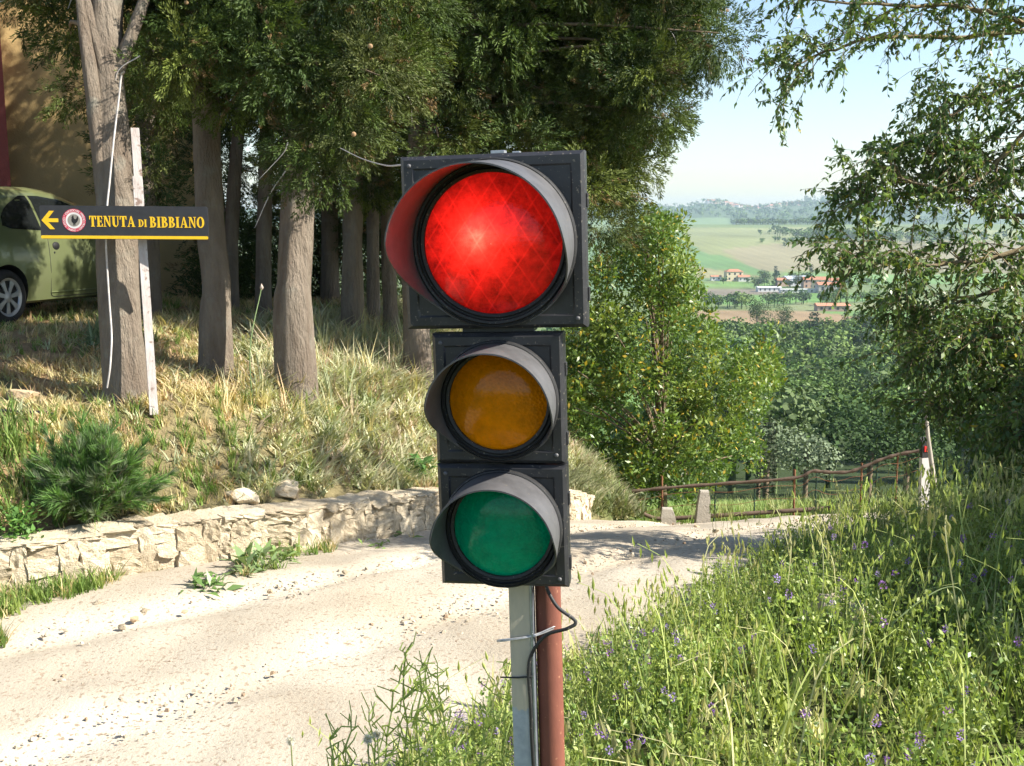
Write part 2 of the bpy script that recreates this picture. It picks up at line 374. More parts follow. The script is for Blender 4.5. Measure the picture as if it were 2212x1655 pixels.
cb = Big(); ss = np.arange(s_a, s_b, .15); rows = []
for s in ss:
    p, d, _ = wpt(s); nn = np.array([-d[1], d[0]]); z = float(profile(p[1])); h = .33
    rows.append([(*(p + nn * .028), z - .15), (*(p + nn * .030), z + h - .035), (*(p + nn * .28), z + h - .035), (*(p + nn * .28), z - .15)])
V = np.array(rows).reshape(-1, 3); k = np.arange(len(ss) - 1)[:, None] * 4; j = np.arange(3)[None]
cb.raw(V, np.stack(np.broadcast_arrays(k + j, k + j + 1, k + 5 + j, k + 4 + j), -1).reshape(-1, 4), (1, 1, 1))
rel(cb.build('mortar_core', m_core, wall))
SM = []
for q in range(9):
    r = np.random.default_rng(300 + q); bm = bmesh.new(); bmesh.ops.create_cube(bm, size=1.0)
    for v in bm.verts: v.co += Vector(r.normal(size=3) * .055)
    bmesh.ops.subdivide_edges(bm, edges=list(bm.edges), cuts=3, use_grid_fill=True)
    for v in bm.verts:
        c = v.co.copy(); k_ = max(abs(c.x), abs(c.y), abs(c.z)); sp2 = c.normalized() * k_ * 1.28; v.co = c.lerp(sp2, .17) + Vector(r.normal(size=3) * .034)
    for f in bm.faces: f.smooth = False
    me = bpy.data.meshes.new('stone'); bm.to_mesh(me); bm.free(); me.materials.append(m_stone); SM.append(me)
rs = random.Random(5)
def put_stone(s, zc, w, h, dep=.16, out=.0, top=False):
    p, d, _ = wpt(s); nn = np.array([-d[1], d[0]]); z0 = float(profile(p[1]))
    o = bpy.data.objects.new('stone', rs.choice(SM)); COL.objects.link(o); o.parent = wall
    c = p + nn * (dep / 2 - .015 - out + rs.uniform(-.012, .012))
    o.location = (c[0], c[1], z0 + zc); o.rotation_euler = (rs.uniform(-.04, .04), rs.uniform(-.07, .07) + rs.choice((0, math.pi)), math.atan2(d[1], d[0]) + rs.uniform(-.05, .05))
    o.scale = (w * 1.06, dep, h * 1.08); rel(o)
s = s_a + .1
while s < s_b - .1:
    u = rs.random(); w = rs.uniform(.09, .20)
    if u < .25: hs = [.17, .15]
    elif u < .6: hs = [.12, .11, .095]
    elif u < .8: hs = [.07, .09, .09, .075]
    else: hs = [.20, .125]
    z = 0
    for h0 in hs:
        h1 = h0 * rs.uniform(.88, 1.08)
        if h1 < .12 and w > .2 and rs.random() < .5:
            a = rs.uniform(.4, .6); put_stone(s + w * a / 2 - w / 2 + w / 2, z + h1 / 2, w * a * .97, h1 * .95); put_stone(s + w * a + w * (1 - a) / 2, z + h1 / 2, w * (1 - a) * .97, h1 * .95)
        else: put_stone(s + w / 2, z + h1 / 2, w * 1.0, h1 * 1.0)
        z += h1
    s += w
s = s_a
while s < s_b:
    w = rs.uniform(.10, .26); put_stone(s + w / 2, .325 + rs.uniform(-.008, .008), w, rs.uniform(.035, .05), .27, .004); s += w

# ------------------------------------------------------------------ traffic light
def plastic(name, c=(.018, .018, .02), rough=.35):
    m, nt, out = newmat(name); b = N(nt, 'ShaderNodeBsdfPrincipled'); b.inputs['Specular IOR Level'].default_value = .5
    nz = ramp(nt, noise(nt, 14, 6, .7), (.35, 0.), (.75, 1.)); dust = ramp(nt, noise(nt, 160, 2, .5), (.66, 0.), (.72, 1.))
    col = mix(nt, nz, c, tuple(x * 1.7 + .006 for x in c)); col = mix(nt, dust, col, (.16, .14, .11))
    nt.links.new(col, b.inputs['Base Color'])
    rr = N(nt, 'ShaderNodeMapRange'); rr.inputs[3].default_value = rough * .75; rr.inputs[4].default_value = rough * 1.5; nt.links.new(noise(nt, 9, 5, .6), rr.inputs[0]); nt.links.new(rr.outputs[0], b.inputs['Roughness'])
    bp = N(nt, 'ShaderNodeBump', Strength=.12, Distance=.003); nt.links.new(noise(nt, 45, 5, .6), bp.inputs['Height']); nt.links.new(bp.outputs[0], b.inputs['Normal'])
    nt.links.new(b.outputs[0], out.inputs['Surface']); return m
m_black = plastic('black_plastic'); m_visor = plastic('visor_plastic', (.066, .065, .066), .42); m_rubber = plastic('black_rubber', (.012, .012, .012), .55)
def lensmat(name, tint, body, fac, ridge=None, front=.45, lo_=.8):
    m, nt, out = newmat(name)
    tr = N(nt, 'ShaderNodeBsdfTransparent'); tr.inputs[0].default_value = (*tint, 1)
    tl = N(nt, 'ShaderNodeBsdfTranslucent'); tl.inputs[0].default_value = (*body, 1)
    df = N(nt, 'ShaderNodeBsdfDiffuse'); df.inputs[0].default_value = (*body, 1)
    s0 = N(nt, 'ShaderNodeMixShader', Fac=front); nt.links.new(tl.outputs[0], s0.inputs[1]); nt.links.new(df.outputs[0], s0.inputs[2])
    s1 = N(nt, 'ShaderNodeMixShader', Fac=fac); nt.links.new(tr.outputs[0], s1.inputs[1]); nt.links.new(s0.outputs[0], s1.inputs[2])
    mot = ramp(nt, noise(nt, 34, 6, .72), (.30, lo_), (.70, 1.25)); bc_ = mix(nt, 1.0, body, mot, 'MULTIPLY')
    if ridge:                                            # moulded ribs across the lens
        tc = N(nt, 'ShaderNodeTexCoord')
        for rot in ridge:
            mp = N(nt, 'ShaderNodeMapping'); mp.inputs['Rotation'].default_value = (0, rot, 0); nt.links.new(tc.outputs['Object'], mp.inputs[0])
            wv = N(nt, 'ShaderNodeTexWave', Scale=6.5, Distortion=.6); wv.bands_direction = 'X'; wv.inputs['Detail'].default_value = 1; nt.links.new(mp.outputs[0], wv.inputs['Vector'])
            ln = ramp(nt, wv.outputs[1], (.975, 0.), (.999, .15)); bc_ = mix(nt, ln, bc_, tuple(min(1, 2.6 * x) for x in body))
    nt.links.new(bc_, tl.inputs[0]); nt.links.new(bc_, df.inputs[0])
    v_ = N(nt, 'ShaderNodeValue'); v_.outputs[0].default_value = fac; fo = v_.outputs[0]
    nt.links.new(fo, s1.inputs[0])
    gl = N(nt, 'ShaderNodeBsdfGlossy', Roughness=.07); fr = N(nt, 'ShaderNodeFresnel', IOR=1.38)
    bp = N(nt, 'ShaderNodeBump', Strength=.22, Distance=.002); nt.links.new(noise(nt, 120, 3, .5), bp.inputs['Height']); nt.links.new(bp.outputs[0], gl.inputs['Normal'])
    vo = N(nt, 'ShaderNodeTexVoronoi', Scale=150.0); vt = N(nt, 'ShaderNodeTexCoord'); nt.links.new(vt.outputs['Object'], vo.inputs['Vector']); b2 = N(nt, 'ShaderNodeBump', Strength=.55, Distance=.004); nt.links.new(vo.outputs[0], b2.inputs['Height']); nt.links.new(b2.outputs[0], df.inputs['Normal'])
    s2 = N(nt, 'ShaderNodeMixShader'); nt.links.new(fr.outputs[0], s2.inputs[0]); nt.links.new(s1.outputs[0], s2.inputs[1]); nt.links.new(gl.outputs[0], s2.inputs[2])
    nt.links.new(s2.outputs[0], out.inputs['Surface']); return m
m_red = lensmat('red_lens', (1.0, .012, .006), (.27, .0060, .0055), 1.0, (.55, -.62), .45, .35)
m_amber = lensmat('amber_lens', (.85, .30, .01), (1.0, .30, .0), .74, None, .9)
m_green = lensmat('green_lens', (.01, .50, .25), (.0, .46, .23), .72, None, .88)
m_refl = surf('reflector', (.75, .75, .74), (.6, .6, .6), scale=30, rough=.2, metal=1.0, spec=.5, bump=.25, bscale=60, bdist=.004)
m_dim = surf('dimmed_reflector', (.10, .09, .09), rough=.5, spec=.3)  # reflector of the lit unit, darkened in colour to hold back the bulb's bounce
m_socket = surf('lamp_socket', (.05, .045, .04), rough=.5)
def emit(name, c, s):
    m, nt, out = newmat(name); e = N(nt, 'ShaderNodeEmission', Strength=s); e.inputs[0].default_value = (*c, 1); nt.links.new(e.outputs[0], out.inputs[0]); return m
m_lampon = emit('lit_bulb', (1, .80, .52), 110.0)
m_lampoff = surf('bulb_glass', (.5, .5, .48), rough=.15)
YAW, LEAN, TILT = math.radians(-10.2), math.radians(-1.75), 0.0
rc = Vector(P(1066, 526, 2.33)); RM = Matrix.Rotation(LEAN, 4, 'Y') @ Matrix.Rotation(YAW, 4, 'Z') @ Matrix.Rotation(TILT, 4, 'X')
DROP = 1.70
base = rc + RM.to_3x3() @ Vector((0, 0, -DROP))
tl = empty('traffic_light', base, RM.to_euler(), 'black traffic light on a post by the road, its large red lamp lit', 'traffic light')
def tmesh(name, V, F, mat, parent, off=(0, 0, 0), smooth=True):
    me = pymesh(name, [Vector(v) for v in V], F, mat, smooth); o = obj(name, me, None, parent); o.location = off; return o
def smooth_by_angle(o, deg=35):
    me = o.data; bm = bmesh.new(); bm.from_mesh(me); bmesh.ops.recalc_face_normals(bm, faces=bm.faces)
    for e in bm.edges: e.smooth = not (len(e.link_faces) == 2 and e.calc_face_angle() > math.radians(deg))
    for f in bm.faces: f.smooth = True
    bm.to_mesh(me); bm.free(); return o
def signal(name, zc, w, zt, zb, rl, ro, L, mat, lit=False, label=None):
    """one lamp unit: open box with a round front hole, ring, lens, visor, reflector and bulb"""
    S = 64; V = []; F = []; dpt = .12; b = .008
    top, bot = zt - zc, zb - zc
    def sq(a, ins, y):
        c, s_ = math.cos(a), math.sin(a); hx = w / 2 - ins
        k = min(hx / abs(c) if abs(c) > 1e-6 else 1e9, ((top - ins) / s_) if s_ > 1e-6 else 1e9, ((bot + ins) / s_) if s_ < -1e-6 else 1e9)
        return (c * k, y, s_ * k)
    angs = sorted([2 * math.pi * i / S for i in range(S)] + [math.atan2(q, p) % (2 * math.pi) for p in (-w / 2, w / 2) for q in (top, bot)])
    n = len(angs)
    for a in angs:
        V += [(ro * .97 * math.cos(a), .0, ro * .97 * math.sin(a)), sq(a, .030, 0), sq(a, .026, -.003), sq(a, b, -.003), sq(a, 0, b - .003), sq(a, 0, .018), sq(a, .003, .021), sq(a, .003, .026), sq(a, 0, .029), sq(a, .002, .058), sq(a, .040, .064), sq(a, .045, dpt + .01)]
    m = 12
    for i in range(n):
        for j in range(m - 1): F.append((i * m + j, i * m + j + 1, ((i + 1) % n) * m + j + 1, ((i + 1) % n) * m + j))
    F.append(tuple(i * m + m - 1 for i in range(n)))
    h = tmesh('signal_housing', V, F, m_black, tl, (0, 0, DROP + zc)); smooth_by_angle(h, 25)
    if label: h['label'] = label
    # ring and gasket round the lens
    pr = [(rl - .004, .012), (rl - .002, -.012), (rl + .004, -.015), (rl + .008, -.010), (rl + .011, -.010), (rl + .013, -.019), (ro - .010, -.020), (ro - .006, -.012), (ro - .004, -.012), (ro - .003, -.017), (ro, -.015), (ro + .001, .004)]
    V, F = lathe(pr, 72); smooth_by_angle(tmesh('lens_ring', V, F, m_rubber, h), 40)
    # domed lens
    Rs = (rl ** 2 + .026 ** 2) / (2 * .026); pr = [(0.0005, -.026)]
    for k in range(1, 15):
        r = rl * k / 14; pr.append((r, -(math.sqrt(Rs * Rs - r * r) - (Rs - .026))))
    V, F = lathe([(r, y - .004) for r, y in pr], 72); smooth_by_angle(tmesh('lens', V, F, mat, h), 80)
    # reflector bowl and bulb
    pr = [(.026, dpt - .012)] + [(.026 + (rl - .03) * k / 10, (dpt - .012) - (dpt - .014) * (k / 10) ** 1.8) for k in range(1, 11)]
    V, F = lathe(pr, 48); smooth_by_angle(tmesh('reflector', V, F, m_dim if lit else m_refl, h), 80)
    V, F = lathe([(.0005, dpt - .06), (.019, dpt - .055), (.021, dpt - .03), (.027, dpt - .008), (.03, dpt - .002), (.0005, dpt - .001)], 24); smooth_by_angle(tmesh('lamp_socket', V, F, m_socket, h))
    f = .9 if lit else 1.0
    V, F = lathe([(.0005, -.024 * f), (.010 * f, -.022 * f), (.019 * f, -.012 * f), (.0225 * f, 0), (.019 * f, .013 * f), (.011 * f, .025 * f), (.0005, .028 * f)], 24)
    o = tmesh('bulb', V, F, m_lampon if lit else m_lampoff, h, (-.030, .001, .012) if lit else (-.004, dpt - .075, .008)); smooth_by_angle(o, 80)
    # cut-back visor: a tube that is longest on top and open below
    n1, n2 = 84, 10; V = []; F = []
    def Lf(a): q = abs(a) / math.pi; return L * (1 - float(sstep(.42, .80, q)) * .97) * (1 + .05 * math.cos(a))
    for layer, dr in ((0, 0.0), (1, -.0032)):
        for i in range(n1 + 1):
            a = -math.pi * .86 + 2 * math.pi * .86 * i / n1
            for j in range(n2 + 1):
                y = -.008 - Lf(a) * j / n2; r = ro - .0045 + dr + .006 * j / n2
                V.append((r * math.sin(a), y, r * math.cos(a) + (y + .008) * .085))
    K = (n1 + 1) * (n2 + 1)
    for i in range(n1):
        for j in range(n2):
            q = i * (n2 + 1) + j; F.append((q, q + 1, q + n2 + 2, q + n2 + 1)); F.append((K + q, K + q + n2 + 1, K + q + n2 + 2, K + q + 1))
        q = i * (n2 + 1) + n2; F.append((q, K + q, K + q + n2 + 1, q + n2 + 1))
    smooth_by_angle(tmesh('visor', V, F, m_visor, h), 50)
    # latches and hinge notches on the right edge, screws
    for z in (top * .45, bot * .62):
        box_obj('latch', (w / 2 + .001, .024, z), (.006, .016, .030), m_rubber, h, .0015)
    for sx, sz in ((-1, 1), (1, -1)):
        V, F = lathe([(.0005, -.007), (.004, -.007), (.005, -.003)], 12); tmesh('screw', V, F, m_visor, h, (sx * (w / 2 - .02), 0, (top if sz > 0 else bot) - sz * .02))
    return h
hr = signal('red', 0, .400, .190, -.184, .1535, .1815, .205, m_red, True, 'large square unit with the lit red lens')
hy = signal('amber', -.3445, .292, -.1945, -.4855, .1115, .1345, .128, m_amber, False, 'middle unit with the dark amber lens')
hg = signal('green', -.6345, .293, -.4895, -.7700, .1125, .1355, .128, m_green, False, 'lowest unit with the dark green lens')
m_metal = surf('galvanised_bracket', (.6, .6, .6), (.4, .4, .4), scale=30, rough=.45, metal=.8)
box_obj('bracket_bolt', (.012, .03, DROP + .1935), (.030, .03, .007), m_metal, tl, .001); box_obj('bracket_bolt', (.048, .05, DROP + .1925), (.016, .02, .005), m_metal, tl, .001)
box_obj('joint_plate', (.0, .045, DROP - .1892), (.16, .05, .009), m_black, tl)
# post: pale sleeve worn away near the foot, rusty pipe, cable, ties
def postmat():
    m, nt, out = newmat('worn_post'); b = N(nt, 'ShaderNodeBsdfPrincipled', Roughness=.55); tc = N(nt, 'ShaderNodeTexCoord'); sp = N(nt, 'ShaderNodeSeparateXYZ'); nt.links.new(tc.outputs['Object'], sp.inputs[0])
    ad = N(nt, 'ShaderNodeMath', operation='MULTIPLY_ADD'); nt.links.new(noise(nt, 22, 4, .6), ad.inputs[0]); ad.inputs[1].default_value = .10; nt.links.new(sp.outputs[2], ad.inputs[2])
    f = ramp(nt, ad.outputs[0], (.660, 0.), (.664, 1.)); pale = mix(nt, ramp(nt, noise(nt, 18, 6, .65, stretch=(1, 1, .25)), (.35, 0.), (.7, 1.)), (.50, .44, .33), (.36, .33, .27))
    zinc = mix(nt, ramp(nt, noise(nt, 40, 5, .6), (.3, 0.), (.7, 1.)), (.42, .45, .47), (.30, .33, .36))
    nt.links.new(mix(nt, f, zinc, pale), b.inputs['Base Color'])
    bp = N(nt, 'ShaderNodeBump', Strength=.3, Distance=.002); nt.links.new(noise(nt, 60, 6, .6, stretch=(1, 1, .2)), bp.inputs['Height']); nt.links.new(bp.outputs[0], b.inputs['Normal'])
    nt.links.new(b.outputs[0], out.inputs[0]); return m
m_post = postmat()
m_rust = surf('rusty_pipe', (.21, .075, .048), (.14, .05, .036), scale=14, rough=.75, bump=.4, bscale=60, spots=(60, (.38, .19, .11), .66, .74), bdist=.003, stretch=(1, 1, .4))
m_zinc = surf('zinc_edge', (.45, .5, .55), (.3, .33, .38), scale=20, rough=.35, metal=.7)
box_obj('post', (.022, .075, (DROP - .1 - .75) / 2 - .15), (.050, .040, DROP - .1 + .75 - .35), m_post, tl, .003)
box_obj('post_edge', (.0495, .075, (DROP - .1 - .75) / 2 - .15), (.005, .042, DROP - .1 + .75 - .35), m_zinc, tl, .001)
pb = Big(); tube(pb, [(.082, .105, -.5), (.082, .105, .4), (.082, .105, DROP - .3)], .0305, 28); pb.build('rusty_pipe', m_rust, tl)
V, F = lathe([(.0306, -.006), (.034, -.005), (.0345, .004), (.0306, .006)], 28, axis='Z'); smooth_by_angle(tmesh('pipe_clamp', V, F, m_rust, tl, (.082, .105, DROP - .778)))
box_obj('clamp_bolt', (.128, .105, DROP - .782), (.022, .012, .014), m_metal, tl, .003)
def loc(px, py, y):     # photo pixel -> local coordinates of the light at depth y behind its face
    iv = (Matrix.Translation(base) @ RM).inverted(); a = iv @ Vector((0, 0, EYE)); q = iv @ Vector(P(px, py, 2.33)); t = (y - a.y) / (q.y - a.y); return a + (q - a) * t
tube_obj('cable', [loc(1178, 1250, .07), loc(1183, 1275, .06), loc(1205, 1312, .05), loc(1243, 1342, .05), loc(1225, 1358, .045), loc(1180, 1372, .05), loc(1150, 1410, .053), loc(1142, 1450, .05), loc(1146, 1520, .05), loc(1149, 1600, .05), loc(1154, 1680, .05), loc(1160, 1800, .05)], .0042, m_rubber, tl, 10, 80)
tube_obj('cable', [loc(1144, 1440, .056), loc(1150, 1530, .06), loc(1156, 1640, .06), loc(1164, 1800, .06)], .0035, m_rubber, tl, 8, 30)
m_wire = surf('tie_wire', (.62, .6, .6), (.4, .4, .4), scale=60, rough=.35, metal=.6)
tube_obj('tie_wire', [loc(1074, 1384, .06), loc(1086, 1382, .051), loc(1130, 1377, .050), loc(1165, 1368, .065), loc(1196, 1354, .08), loc(1203, 1352, .1)], .0022, m_wire, tl, 6, 40)
tube_obj('tie_wire', [loc(1074, 1386, .06), loc(1086, 1385, .050), loc(1130, 1379, .049), loc(1165, 1371, .064), loc(1197, 1358, .08)], .0018, m_wire, tl, 6, 40)
tube_obj('zip_tie', [loc(1082, 1463, .075), loc(1082, 1463, .052), loc(1120, 1464, .0525), loc(1147, 1462, .048), loc(1150, 1461, .05)], .0022, m_rubber, tl, 6)

# ------------------------------------------------------------------ estate sign with its stake
m_sgn = surf('sign_black', (.022, .022, .026), (.03, .03, .034), scale=20, rough=.35, spec=.5); m_yel = surf('sign_yellow', (.80, .50, .02), (.72, .44, .02), scale=30, rough=.5)
m_sred = surf('emblem_red', (.62, .05, .10), rough=.5); m_swht = surf('emblem_white', (.75, .73, .70), rough=.5); m_sgry = surf('emblem_grey', (.30, .28, .24), rough=.5); m_sblk = surf('emblem_black', (.02, .02, .02), rough=.5)
SD = 8.2; sc_ = SD / FPX; slp = Vector(P(270, 481, SD)); 
sign = empty('estate_sign', slp, (0, math.radians(.45), math.radians(4)), 'black arrow sign in yellow letters with a rooster emblem, tied before a trunk', 'sign')
SW, SH = 354 * sc_, 71 * sc_
def sx_(px): return (px - 270) * sc_
def sz_(py): return (481 - py) * sc_
def rrect(w, h, r, cz=0):
    pts = []
    for cx, cz2, a0 in ((w/2-r, h/2-r, 0), (-w/2+r, h/2-r, 90), (-w/2+r, -h/2+r, 180), (w/2-r, -h/2+r, 270)):
        for k in range(5): a = math.radians(a0 + 22.5 * k); pts.append((cx + r * math.cos(a), cz + cz2 + r * math.sin(a)))
    return pts
def slab(name, pts, y0, y1, mat, parent):
    n = len(pts); V = [(x, y1, z) for x, z in pts] + [(x, y0, z) for x, z in pts]
    F = [tuple(range(n)), tuple(range(2 * n - 1, n - 1, -1))] + [(i, i + n, (i + 1) % n + n, (i + 1) % n) for i in range(n)]
    me = pymesh(name, V, F, mat); bm = bmesh.new(); bm.from_mesh(me); bmesh.ops.recalc_face_normals(bm, faces=bm.faces); bm.to_mesh(me); bm.free()
    return obj(name, me, None, parent)
slab('board', rrect(SW, SH, .018), .012, -.012, m_sgn, sign)
slab('stripe', rrect(SW - .004, 6.5 * sc_, .008, sz_(512.5)), -.013, -.016, m_yel, sign)
slab('arrow', [(sx_(a), sz_(b)) for a, b in ((96, 477), (113, 457), (123, 457), (110, 473), (131, 473), (131, 481), (110, 481), (123, 496), (113, 496))], -.012, -.0145, m_yel, sign)
ec = (sx_(164), sz_(477)); 
def disc(name, r, y0, y1, mat, par, n=40): return slab(name, [(ec[0] + r * math.cos(6.2832 * i / n), ec[1] + r * math.sin(6.2832 * i / n)) for i in range(n)], y0, y1, mat, par)
emb = disc('emblem', 24.5 * sc_, -.012, -.0135, m_sred, sign); disc('emblem_field', 17.5 * sc_, -.0134, -.0143, m_swht, emb); disc('emblem_field', 13.2 * sc_, -.0142, -.0149, m_sgry, emb)
ro_ = [(-3, 9), (-1.5, 11), (0, 9.5), (-.5, 7), (1, 3), (4, 2.5), (6, 5), (7, 9), (9, 8), (9.5, 3), (7.5, -2), (4, -6), (2.5, -7), (2.8, -10.5), (1.2, -10.5), (1, -7), (0, -7), (-.2, -10.5), (-1.8, -10.5), (-1.2, -6.5), (-4.5, -3), (-5.2, 1), (-4, 5), (-5.2, 6.5), (-3.6, 7.5)]
slab('rooster', [(ec[0] + a * sc_ * 1.0, ec[1] + b * sc_) for a, b in ro_], -.0148, -.0158, m_sblk, emb)
# ring lettering round the emblem
TXT = 'CONSORZIO DEL MARCHIO STORICO * CHIANTI CLASSICO * '
for i, ch in enumerate(TXT):
    if ch == ' ': continue
    cu = bpy.data.curves.new('ring_letter', 'FONT'); cu.body = ch; cu.size = 6.2 * sc_; cu.align_x = 'CENTER'; cu.align_y = 'CENTER'; cu.extrude = .0004; cu.resolution_u = 2
    to = bpy.data.objects.new('ring_letter_curve', cu); COL.objects.link(to); dg = bpy.context.evaluated_depsgraph_get(); me = bpy.data.meshes.new_from_object(to.evaluated_get(dg)); bpy.data.objects.remove(to)
    a = math.pi * .78 - 2 * math.pi * i / len(TXT); me.materials.clear(); me.materials.append(m_sblk if False else m_swht)
    o = obj('ring_letter', me, None, emb); o.location = (ec[0] + 21 * sc_ * math.cos(a), -.0141, ec[1] + 21 * sc_ * math.sin(a)); o.rotation_euler = (math.pi / 2, -(a - math.pi / 2), 0)
# roman capitals with serifs: strokes in units of the letter height
def arc(cx, cz, rx, rz, a0, a1, n=9): return [(cx + rx * math.cos(math.radians(a0 + (a1 - a0) * k / (n - 1))), cz + rz * math.sin(math.radians(a0 + (a1 - a0) * k / (n - 1)))) for k in range(n)]
def R_(x0, x1, z0, z1): return [(x0, z0), (x1, z0), (x1, z1), (x0, z1)]
def bowl(x, z0, z1, w, th): 
    c = (z0 + z1) / 2; h = (z1 - z0) / 2
    return arc(x, c, w, h, 90, -90) + arc(x, c, w - th, h - .075, -90, 90)
GLY = {
 'T': (.70, [R_(.24, .46, 0, 1), R_(.0, .70, .91, 1), [(0, .66), (.06, .66), (.13, .92), (0, .92)], [(.70, .66), (.64, .66), (.57, .92), (.70, .92)], R_(.16, .54, 0, .06)]),
 'E': (.62, [R_(.08, .29, 0, 1), R_(0, .58, .92, 1), R_(0, .60, 0, .08), R_(.28, .46, .46, .54), [(.58, .72), (.53, .72), (.46, .93), (.58, .93)], [(.62, .28), (.56, .28), (.47, .07), (.60, .07)], R_(.43, .48, .36, .64)]),
 'N': (.80, [R_(.10, .18, 0, 1), R_(.62, .70, 0, 1), [(.06, 1), (.30, 1), (.70, 0), (.60, 0)], R_(0, .28, 0, .06), R_(.52, .80, .94, 1), R_(0, .2, .94, 1)]),
 'U': (.78, [R_(.09, .30, .3, 1), R_(.60, .68, .3, 1), arc(.385, .32, .295, .34, 180, 360) + arc(.45, .32, .15, .24, 360, 180), R_(0, .39, .94, 1), R_(.5, .78, .94, 1)]),
 'A': (.80, [[(.36, 1), (.46, 1), (.16, 0), (.07, 0)], [(.36, 1), (.46, 1), (.76, 0), (.53, 0)], R_(.2, .56, .28, .36), R_(0, .24, 0, .06), R_(.45, .82, 0, .06)]),
 'D': (.76, [R_(.08, .29, 0, 1), R_(0, .3, .94, 1), R_(0, .3, 0, .06), bowl(.28, 0, 1, .46, .2)]),
 'I': (.38, [R_(.085, .295, 0, 1), R_(0, .38, .94, 1), R_(0, .38, 0, .06)]),
 'B': (.68, [R_(.08, .29, 0, 1), R_(0, .3, .94, 1), R_(0, .3, 0, .06), bowl(.28, .49, 1, .30, .19), bowl(.28, 0, .55, .38, .2)]),
 'O': (.78, [arc(.39, .5, .39, .52, 0, 360, 25)[:-1]]),
}
def letters(word, px0, px1, pyb, pyt):
    ws = [GLY[c][0] for c in word]; tot = sum(ws) + .07 * (len(word) - 1); h = (pyb - pyt) * sc_; kx = (px1 - px0) * sc_ / tot; x = sx_(px0)
    for c, w in zip(word, ws):
        bm = bmesh.new()
        for q, poly in enumerate(GLY[c][1]):
            pts = [(x + a * kx, sz_(pyb) + b * h) for a, b in poly]
            if c == 'O':
                inn = [(x + a * kx, sz_(pyb) + b * h) for a, b in arc(.39, .5, .17, .43, 0, 360, 25)[:-1]]; n = len(pts)
                vs = [bm.verts.new((a, -.0145, b)) for a, b in pts]; vi = [bm.verts.new((a, -.0145, b)) for a, b in inn]; vb = [bm.verts.new((a, -.012, b)) for a, b in pts]
                for i in range(n): bm.faces.new((vs[i], vs[(i+1) % n], vi[(i+1) % n], vi[i])); bm.faces.new((vs[i], vb[i], vb[(i+1) % n], vs[(i+1) % n]))
                continue
            y1 = -.0140 - .00022 * q; n = len(pts)
            vs = [bm.verts.new((a, y1, b)) for a, b in pts]; vb = [bm.verts.new((a, -.012, b)) for a, b in pts]
            if len(poly) > 12:
                for i in range(n // 2 - 1): bm.faces.new((vs[i], vs[i+1], vs[n-2-i], vs[n-1-i]))
            else: bm.faces.new(vs)
            for i in range(n): bm.faces.new((vs[i], vb[i], vb[(i+1) % n], vs[(i+1) % n]))
        bmesh.ops.recalc_face_normals(bm, faces=bm.faces); me = bpy.data.meshes.new('letter'); bm.to_mesh(me); bm.free(); obj('letter', me, m_yel, sign)
        x += (w + .07) * kx
letters('TENUTA', 196, 292, 490, 467); letters('DI', 299, 317, 490, 474); letters('BIBBIANO', 323, 439, 491, 468)
for px in (236, 300): box_obj('board_clip', (sx_(px), .018, .0), (.03, .012, .16), m_metal, sign)
m_paint = surf('flaking_white_paint', (.46, .43, .40), (.34, .29, .26), scale=18, rough=.8, bump=.4, bscale=50, spots=(16, (.20, .14, .11), .58, .66), stretch=(1, 1, .22))
g0 = hit(330, 838); sd_ = math.hypot(g0[0], g0[1]); bt = P(329, 840, SD + .12); tp = P(291, 278, SD + .16)
stk = empty('sign_stake', bt, label='leaning wooden stake in flaking white paint behind the black sign', cat='stake')
ax = Vector(tp - bt); q = ax.to_track_quat('Z', 'Y').to_matrix()
V, F = [], []; box(V, F, q @ Vector((0, 0, ax.length / 2 - .1)), (.062, .05, ax.length + .2), q); me = pymesh('stake_board', V, F, m_paint); obj('stake_board', me, None, stk)
box_obj('splint', q @ Vector((.034, -.003, ax.length * .74)), (.014, .055, .30), m_paint, stk, rot=q)
m_cable = surf('pale_cable', (.50, .47, .44), (.36, .33, .3), scale=20, rough=.6)
cw = [(268, 155), (262, 165), (257, 210), (246, 300), (236, 400), (231, 450), (229, 520), (231, 570), (236, 650), (241, 720), (240, 760), (237, 800), (231, 838)]
o = tube_obj('trunk_cable', [P(a, b, SD + .08 + .05 * math.sin(i)) for i, (a, b) in enumerate(cw)], .0075, m_cable, None, 8, 90); tag(o, 'pale cable running down the trunk behind the black sign', 'cable')

# ------------------------------------------------------------------ parked green car
def carpaint():
    m, nt, out = newmat('green_car_paint'); b = N(nt, 'ShaderNodeBsdfPrincipled', Roughness=.32, Metallic=.35); b.inputs['Coat Weight'].default_value = .6; b.inputs['Coat Roughness'].default_value = .06
    nt.links.new(mix(nt, ramp(nt, noise(nt, 2.2, 6, .7), (.35, 0.), (.7, 1.)), (.15, .18, .075), (.165, .185, .09)), b.inputs['Base Color']); nt.links.new(b.outputs[0], out.inputs[0]); return m
m_car = carpaint(); m_glass = surf('tinted_glass', (.012, .014, .014), rough=.06, spec=.6); m_tyre = surf('tyre', (.03, .03, .03), rough=.85, bump=.3, bscale=50); m_hub = surf('hubcap', (.42, .43, .44), (.33, .34, .35), scale=9, rough=.4, metal=.5); m_trim = surf('black_trim', (.02, .02, .02), rough=.6)
m_tail = surf('tail_light_red', (.35, .01, .01), rough=.2); m_seat = surf('seat_cloth', (.06, .06, .07), rough=.9)
cz = float(hit(14, 704, 9)[2]); crw = P(10, 640, 11.0); HEAD = math.radians(77)
cpos = Vector((crw[0], crw[1], cz)) + Vector((math.cos(HEAD), math.sin(HEAD), 0)) * 1.13 + Vector((-math.sin(HEAD), math.cos(HEAD), 0)) * .74
car = empty('parked_car', cpos, (0, math.radians(1.2), HEAD), 'green hatchback car parked on the grass before the ochre house', 'car')
